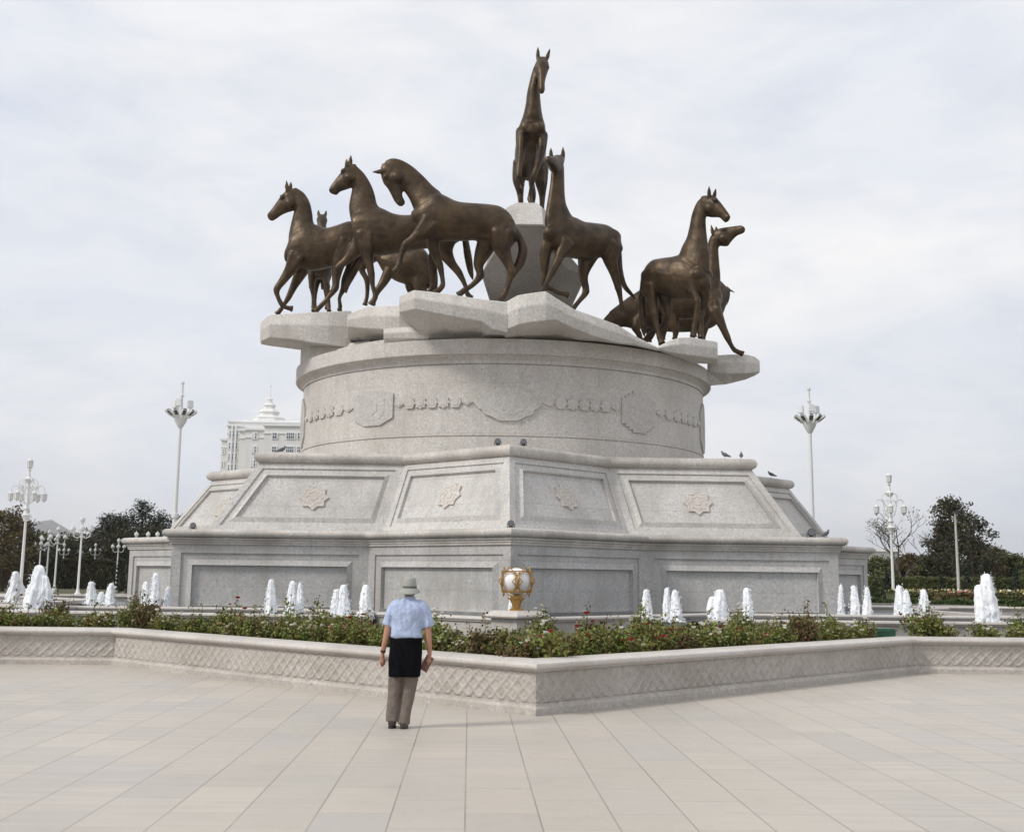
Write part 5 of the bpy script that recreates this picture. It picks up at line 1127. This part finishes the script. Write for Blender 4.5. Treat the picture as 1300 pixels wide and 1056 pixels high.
# ------------------------------------------------------------ the man
def person():
    ft = G(508, 924); e = empty('person', ft, 'man seen from behind in pale blue shirt, grey sun hat and khaki trousers', 'person')
    U = 1 / 507.0
    def w(zx, zy, y=0.0): return ft + V(((zx - 262 + 23) * U, y, (985 - zy) * U))
    def fuse(mb, vox, it=3):
        me = bpy.data.meshes.new('t'); me.from_pydata([tuple(v) for v in mb.v], [], mb.f); o = bpy.data.objects.new('t', me); COL.objects.link(o)
        m = o.modifiers.new('r', 'REMESH'); m.mode = 'VOXEL'; m.voxel_size = vox; q = o.modifiers.new('s', 'SMOOTH'); q.factor = .5; q.iterations = it
        dg = bpy.context.evaluated_depsgraph_get(); dg.update(); me2 = bpy.data.meshes.new_from_object(o.evaluated_get(dg)); vs = [v.co.copy() for v in me2.vertices]; fs = [tuple(p.vertices) for p in me2.polygons]
        bpy.data.objects.remove(o); return vs, fs
    def sect(mb, L_, n=20, wr=None):
        """L_: (zx, zy, y, half width, half depth) horizontal sections"""
        rows = catmull([[*w(x, y, d), a_, b_] for x, y, d, a_, b_ in L_], 5); rings = []
        for k, r in enumerate(rows):
            ring = []
            for j in range(n):
                t = 2 * pi * j / n; kk = 1
                if wr: kk = 1 + wr * sin(j * 1.9 + k * .5) * sin(k * .35 + j * .3)
                cx_, sx_ = cos(t), sin(t); sq = 1 / max(.001, (abs(cx_) ** 2.5 + abs(sx_) ** 2.5) ** .4)
                ring.append(V((r[0] + cx_ * sq * r[3] * kk, r[1] + sx_ * sq * r[4] * kk, r[2])))
            rings.append(ring)
        mb.loop(rings)
    def limb(mb, L_, n=14, q=4):
        rows = catmull([[*w(x, y, d), r] for x, y, d, r in L_], q); mb.tube([V(r[:3]) for r in rows], [float(r[3]) for r in rows], n)
    SK = plain('skin', (.42, .215, .145), .5, 0, .12, 20, **{'Subsurface Weight': .1, 'Subsurface Radius': (.01, .004, .002)})
    SH = NT('pale_blue_cotton'); nn = SH.noise(9, 4, .6); SH.bump(nn, .9, .05); SH = SH.out(SH.mix(nn, (.33, .40, .57), (.43, .50, .67)), .85)
    TRM = NT('khaki_cloth'); nn = TRM.noise(12, 4, .6); TRM.bump(nn, .9, .03); TRM = TRM.out(TRM.mix(nn, (.125, .10, .082), (.19, .155, .13)), .85)
    BK = NT('black_wool'); nn = BK.noise(25, 4, .6); BK.bump(nn, .5, .01); BK.b.inputs['Specular IOR Level'].default_value = .08; BK = BK.out((.0045, .0045, .006), .95)
    HT = NT('grey_green_canvas'); nn = HT.noise(30, 4, .6); HT.bump(nn, .3, .004); HT = HT.out(HT.mix(nn, (.25, .255, .235), (.35, .355, .33)), .85)
    # skin: one continuous body (head, neck, trunk, arms, hands, legs under the clothes)
    b = MB()
    sect(b, [(250, 660, 0, .10, .08), (252, 560, 0, .15, .10), (256, 470, 0, .13, .09), (262, 380, 0, .15, .10), (264, 300, .01, .17, .11), (267, 250, .02, .155, .085), (270, 228, .03, .08, .06), (272, 210, .04, .058, .056), (273, 190, .05, .055, .058), (273, 180, .055, .072, .085), (273, 155, .06, .078, .098), (273, 125, .055, .073, .092), (273, 105, .05, .05, .06)])
    for s_, sx in ((-1, 200), (1, 345)): b.ball(w(sx, 257, .02), .055, 10, 8)
    # left arm and right arm
    limb(b, [(205, 255, .02, .05), (175, 290, .01, .052), (157, 340, 0, .046), (147, 400, -.005, .042), (136, 462, 0, .038), (127, 500, .02, .034), (118, 540, .045, .025), (117, 552, .05, .024), (115, 570, .055, .028)])
    limb(b, [(340, 255, .02, .05), (368, 290, .01, .052), (386, 345, 0, .046), (393, 400, -.005, .042), (399, 465, 0, .038), (403, 505, .02, .034), (406, 540, .045, .026), (406, 552, .05, .024), (404, 566, .06, .028)])
    def hand(cx, cy, side, curl, y0):
        # palm
        b.loop([[w(cx + dx * 9 * k, cy + zy, y0 + dy * .016 * k) for dx, dy in ((-1, -1), (1, -1), (1.15, 0), (1, 1), (-1, 1), (-1.15, 0))] for zy, k in ((-16, .8), (0, 1.25), (16, 1.35), (26, 1.15))])
        for j in range(4):
            fx = cx + (j - 1.5) * 6.0; ln = (24, 30, 28, 20)[j]; yy = y0 + (j - 1.5) * .006
            limb(b, [(fx, cy + 18, yy, .0085), (fx + side * 1.5, cy + 24 + ln * .4, yy + .006 + .012 * curl, .0082), (fx + side * 2 * (1 + curl), cy + 24 + ln * .75 - 3 * curl, yy + .012 + .03 * curl, .0075), (fx + side * 3 * (1 + curl), cy + 24 + ln - 11 * curl, yy + .016 + .045 * curl, .0062)], 8, 3)
        limb(b, [(cx + side * 8, cy - 6, y0 + .005, .0105), (cx + side * 17, cy + 12, y0 + .015, .0098), (cx + side * 18, cy + 28, y0 + .022 + .01 * curl, .0082), (cx + side * 15, cy + 38, y0 + .026 + .01 * curl, .007)], 8, 3)
    hand(114, 578, 1, .35, .058); hand(402, 572, -1, 1.0, .07)
    for s_, x in ((-1, 205), (1, 285)): limb(b, [(x + 8, 640, 0, .085), (x, 740, .01, .062), (x - 8, 820, .0, .05), (x - 14 if s_ > 0 else x - 6, 900, .02, .042), (x - 20 if s_ > 0 else x - 10, 958, .02, .036)])
    # ears, nose, eye sockets
    for s_ in (-1, 1): b.ball(w(273 + s_ * 41, 172, .05), .028, 8, 6, (.35, .7, 1.1))
    b.ball(w(273, 172, .155), .018, 8, 6, (.8, 1.2, 1.2)); b.ball(w(273, 190, .14), .02, 8, 6, (1.2, .6, .5))
    vs, fs = fuse(b, .0062, 2); body = mesh_obj('body', vs, fs, SK, e, True)
    for s_ in (-1, 1): mbx = MB(); mbx.ball(w(273 + s_ * 15, 165, .148), .011, 8, 6); mbx.build('eye', plain('dark_eye', (.08, .06, .05), .2), e, True)
    # hair below the hat
    b = MB(); sect(b, [(273, 196, .045, .056, .05), (273, 182, .035, .078, .085), (273, 165, .03, .083, .09), (273, 150, .035, .083, .09)]); vs, fs = fuse(b, .008, 2); mesh_obj('hair', vs, fs, plain('grey_hair', (.27, .25, .23), .8, 0, .3, 60), e, True)
    # shirt with collar and sleeves
    b = MB(); sect(b, [(262, 452, 0, .185, .118), (263, 440, -.004, .196, .13), (262, 415, -.006, .188, .125), (262, 380, 0, .186, .125), (264, 330, 0, .195, .13), (266, 290, .0, .212, .13), (266, 262, .005, .215, .118), (267, 240, .012, .185, .10), (270, 224, .022, .115, .082), (272, 210, .032, .074, .068)], 26, .012)
    for pts in ([(222, 246, .01, .07), (190, 265, .01, .078), (170, 300, .005, .076), (155, 345, 0, .072), (144, 378, -.002, .070)], [(322, 246, .01, .07), (352, 265, .01, .078), (372, 300, .005, .078), (386, 345, 0, .075), (396, 384, -.002, .073)]): limb(b, pts, 16)
    vs, fs = fuse(b, .011, 3)
    rs = random.Random(2)
    from mathutils import noise as MN
    def crease(v, a_, f_): q = v - ft; return V((a_ * .5 * MN.noise(V((q.x * f_, q.y * f_, q.z * f_ * .8 + 7))), a_ * (1 - abs(MN.noise(V((q.x * f_ * 1.3 + q.z * f_ * .35, 3.1, q.z * f_ * .55)))) * 3), 0))
    vs = [v + crease(v, .012, 9) for v in vs]
    shirt = mesh_obj('shirt', vs, fs, SH, e, True)
    b = MB(); b.loop([[w(272 + cos(t) * r * 507, zy, .034 + sin(t) * r * .95) for t in np.linspace(0, 2 * pi, 21)[:-1]] for zy, r in ((224, .084), (214, .079), (201, .074), (200, .066), (214, .068))]); b.build('collar', SH, shirt, True)
    # sweater tied round the waist
    b = MB(); sect(b, [(263, 446, .0, .190, .128), (263, 458, .0, .200, .138), (262, 480, .0, .196, .138), (261, 530, -.004, .199, .142), (259, 590, -.01, .196, .142), (258, 640, -.016, .193, .138), (258, 676, -.02, .190, .132), (258, 680, -.02, .17, .11)], 26, .014)
    vs, fs = fuse(b, .011, 2); vs = [v + crease(v, .014, 7) + V((0, .008 * sin(v.x * 45) * min(1, max(0, (ft.z + 1.0 - v.z) * 3)), 0)) for v in vs]; sw = mesh_obj('sweater', vs, fs, BK, e, True)
    b = MB(); limb(b, [(175, 455, .05, .03), (215, 462, .13, .032), (262, 475, .155, .038), (310, 462, .13, .032), (350, 455, .05, .03)]); limb(b, [(262, 475, .165, .03), (250, 540, .16, .032), (246, 600, .15, .028)]); limb(b, [(262, 475, .165, .03), (280, 545, .16, .032), (284, 610, .15, .028)]); vs, fs = fuse(b, .01, 2); mesh_obj('sleeves', vs, fs, BK, sw, True)
    # trousers
    b = MB(); sect(b, [(258, 520, 0, .165, .115), (256, 600, 0, .172, .12), (255, 650, 0, .165, .115), (255, 672, 0, .13, .09)])
    def leg(L_): sect(b, L_, 18, .03)
    leg([(212, 600, .0, .088, .105), (205, 680, .01, .090, .10), (200, 740, .015, .082, .088), (196, 800, .01, .076, .078), (192, 860, .0, .074, .078), (189, 915, .0, .073, .086), (189, 944, .0, .073, .09)])
    leg([(292, 600, .0, .090, .105), (296, 680, .01, .092, .10), (290, 740, .02, .086, .09), (282, 800, .02, .078, .08), (272, 860, .01, .072, .078), (263, 925, .0, .070, .084), (261, 962, .0, .071, .09)])
    vs, fs = fuse(b, .011, 2); vs = [v + crease(v, .010, 8) for v in vs]; mesh_obj('trousers', vs, fs, TRM, e, True)
    # shoes
    SHO = plain('dark_brown_leather', (.045, .03, .024), .45, 0, .25, 20)
    for x, zy, y in ((187, 977, .0), (261, 988, -.02)):
        b = MB(); L_ = []
        for yy, hw, hh in ((-.075, .034, .045), (-.05, .042, .065), (.0, .042, .07), (.06, .045, .05), (.13, .05, .036), (.18, .044, .030), (.21, .022, .02)):
            L_.append([w(x, zy, y + yy) + V((cos(t) * hw, 0, hh * .9 + sin(t) * hh * .9)) for t in np.linspace(0, 2 * pi, 15)[:-1]])
        b.loop(L_); vs, fs = fuse(b, .009, 2); zl = ft.z + .012; vs = [V((v.x, v.y, max(v.z, zl))) for v in vs]; sh = mesh_obj('shoe', vs, fs, SHO, e, True)
        b = MB(); b.loop([[w(x, zy, y) + V((cos(t) * (.047 if abs(sin(t)) < .9 else .04), .065 + sin(t) * .145, 0)) * 1 + V((0, 0, 0)) for t in np.linspace(0, 2 * pi, 17)[:-1]], [w(x, zy, y) + V((cos(t) * .045, .065 + sin(t) * .142, .022)) for t in np.linspace(0, 2 * pi, 17)[:-1]]]); 
        zmin = min(v.z for v in b.v); b.v = [V((v.x, v.y, v.z - zmin + ft.z)) for v in b.v]; b.build('sole', plain('black_rubber', (.02, .02, .02), .8), sh)
        for v in []: pass
    # hat
    HC = w(273, 150, .05)
    def hr(L_, n=28): return [[HC + V((cos(t) * rx, sin(t) * ry - .005, z + (wv * cos(2 * t) * 1.0))) for t in np.linspace(0, 2 * pi, n + 1)[:-1]] for rx, ry, z, wv in L_]
    b = MB(); b.loop(hr([(.084, .104, -.02, 0), (.086, .106, .01, 0), (.083, .102, .05, 0), (.080, .097, .085, 0), (.074, .09, .112, 0), (.055, .068, .128, 0), (.02, .03, .134, 0)])); hat = b.build('hat', HT, e, 50)
    b = MB(); b.loop(hr([(.080, .10, .002, 0), (.100, .122, -.012, .002), (.120, .145, -.032, .006), (.134, .160, -.058, .010), (.136, .162, -.061, .010), (.133, .158, -.064, .010), (.118, .142, -.040, .006), (.098, .119, -.020, .002), (.080, .10, -.008, 0)]), cap0=False, cap1=False); b.build('brim', HT, hat, 60)
    b = MB(); b.loop(hr([(.0875, .1075, .0, 0), (.0885, .1085, .002, 0), (.0880, .108, .022, 0), (.0865, .106, .024, 0)]), cap0=False, cap1=False); b.build('hat_band', plain('dark_green_band', (.09, .095, .07), .8), hat, 60)
    # watch on the left wrist
    b = MB(); c0, c1 = w(121, 526, .036), w(119, 538, .042); b.tube([c0, c1], .0325, 16); wt = b.build('watch', plain('watch_strap', (.03, .022, .018), .5), e, 40)
    # booklet in the right hand, a thing of its own
    c = w(388, 605, .09); R_ = Matrix.Rotation(radians(28), 3, 'Y') @ Matrix.Rotation(radians(-20), 3, 'Z'); bk = empty('booklet', c, 'folded booklet with a reddish brown cover held in the right hand of the man', 'booklet')
    b = MB(); b.box(c, (.105, .006, .19), M=R_); b.build('cover', plain('reddish_cover', (.23, .12, .10), .5, 0, .3, 15), bk)
    b = MB(); b.box(c + R_ @ V((-.008, .0085, .003)), (.098, .010, .18), M=R_); b.build('pages', plain('white_paper', (.72, .70, .68), .7, 0, .06, 10), bk)
person()
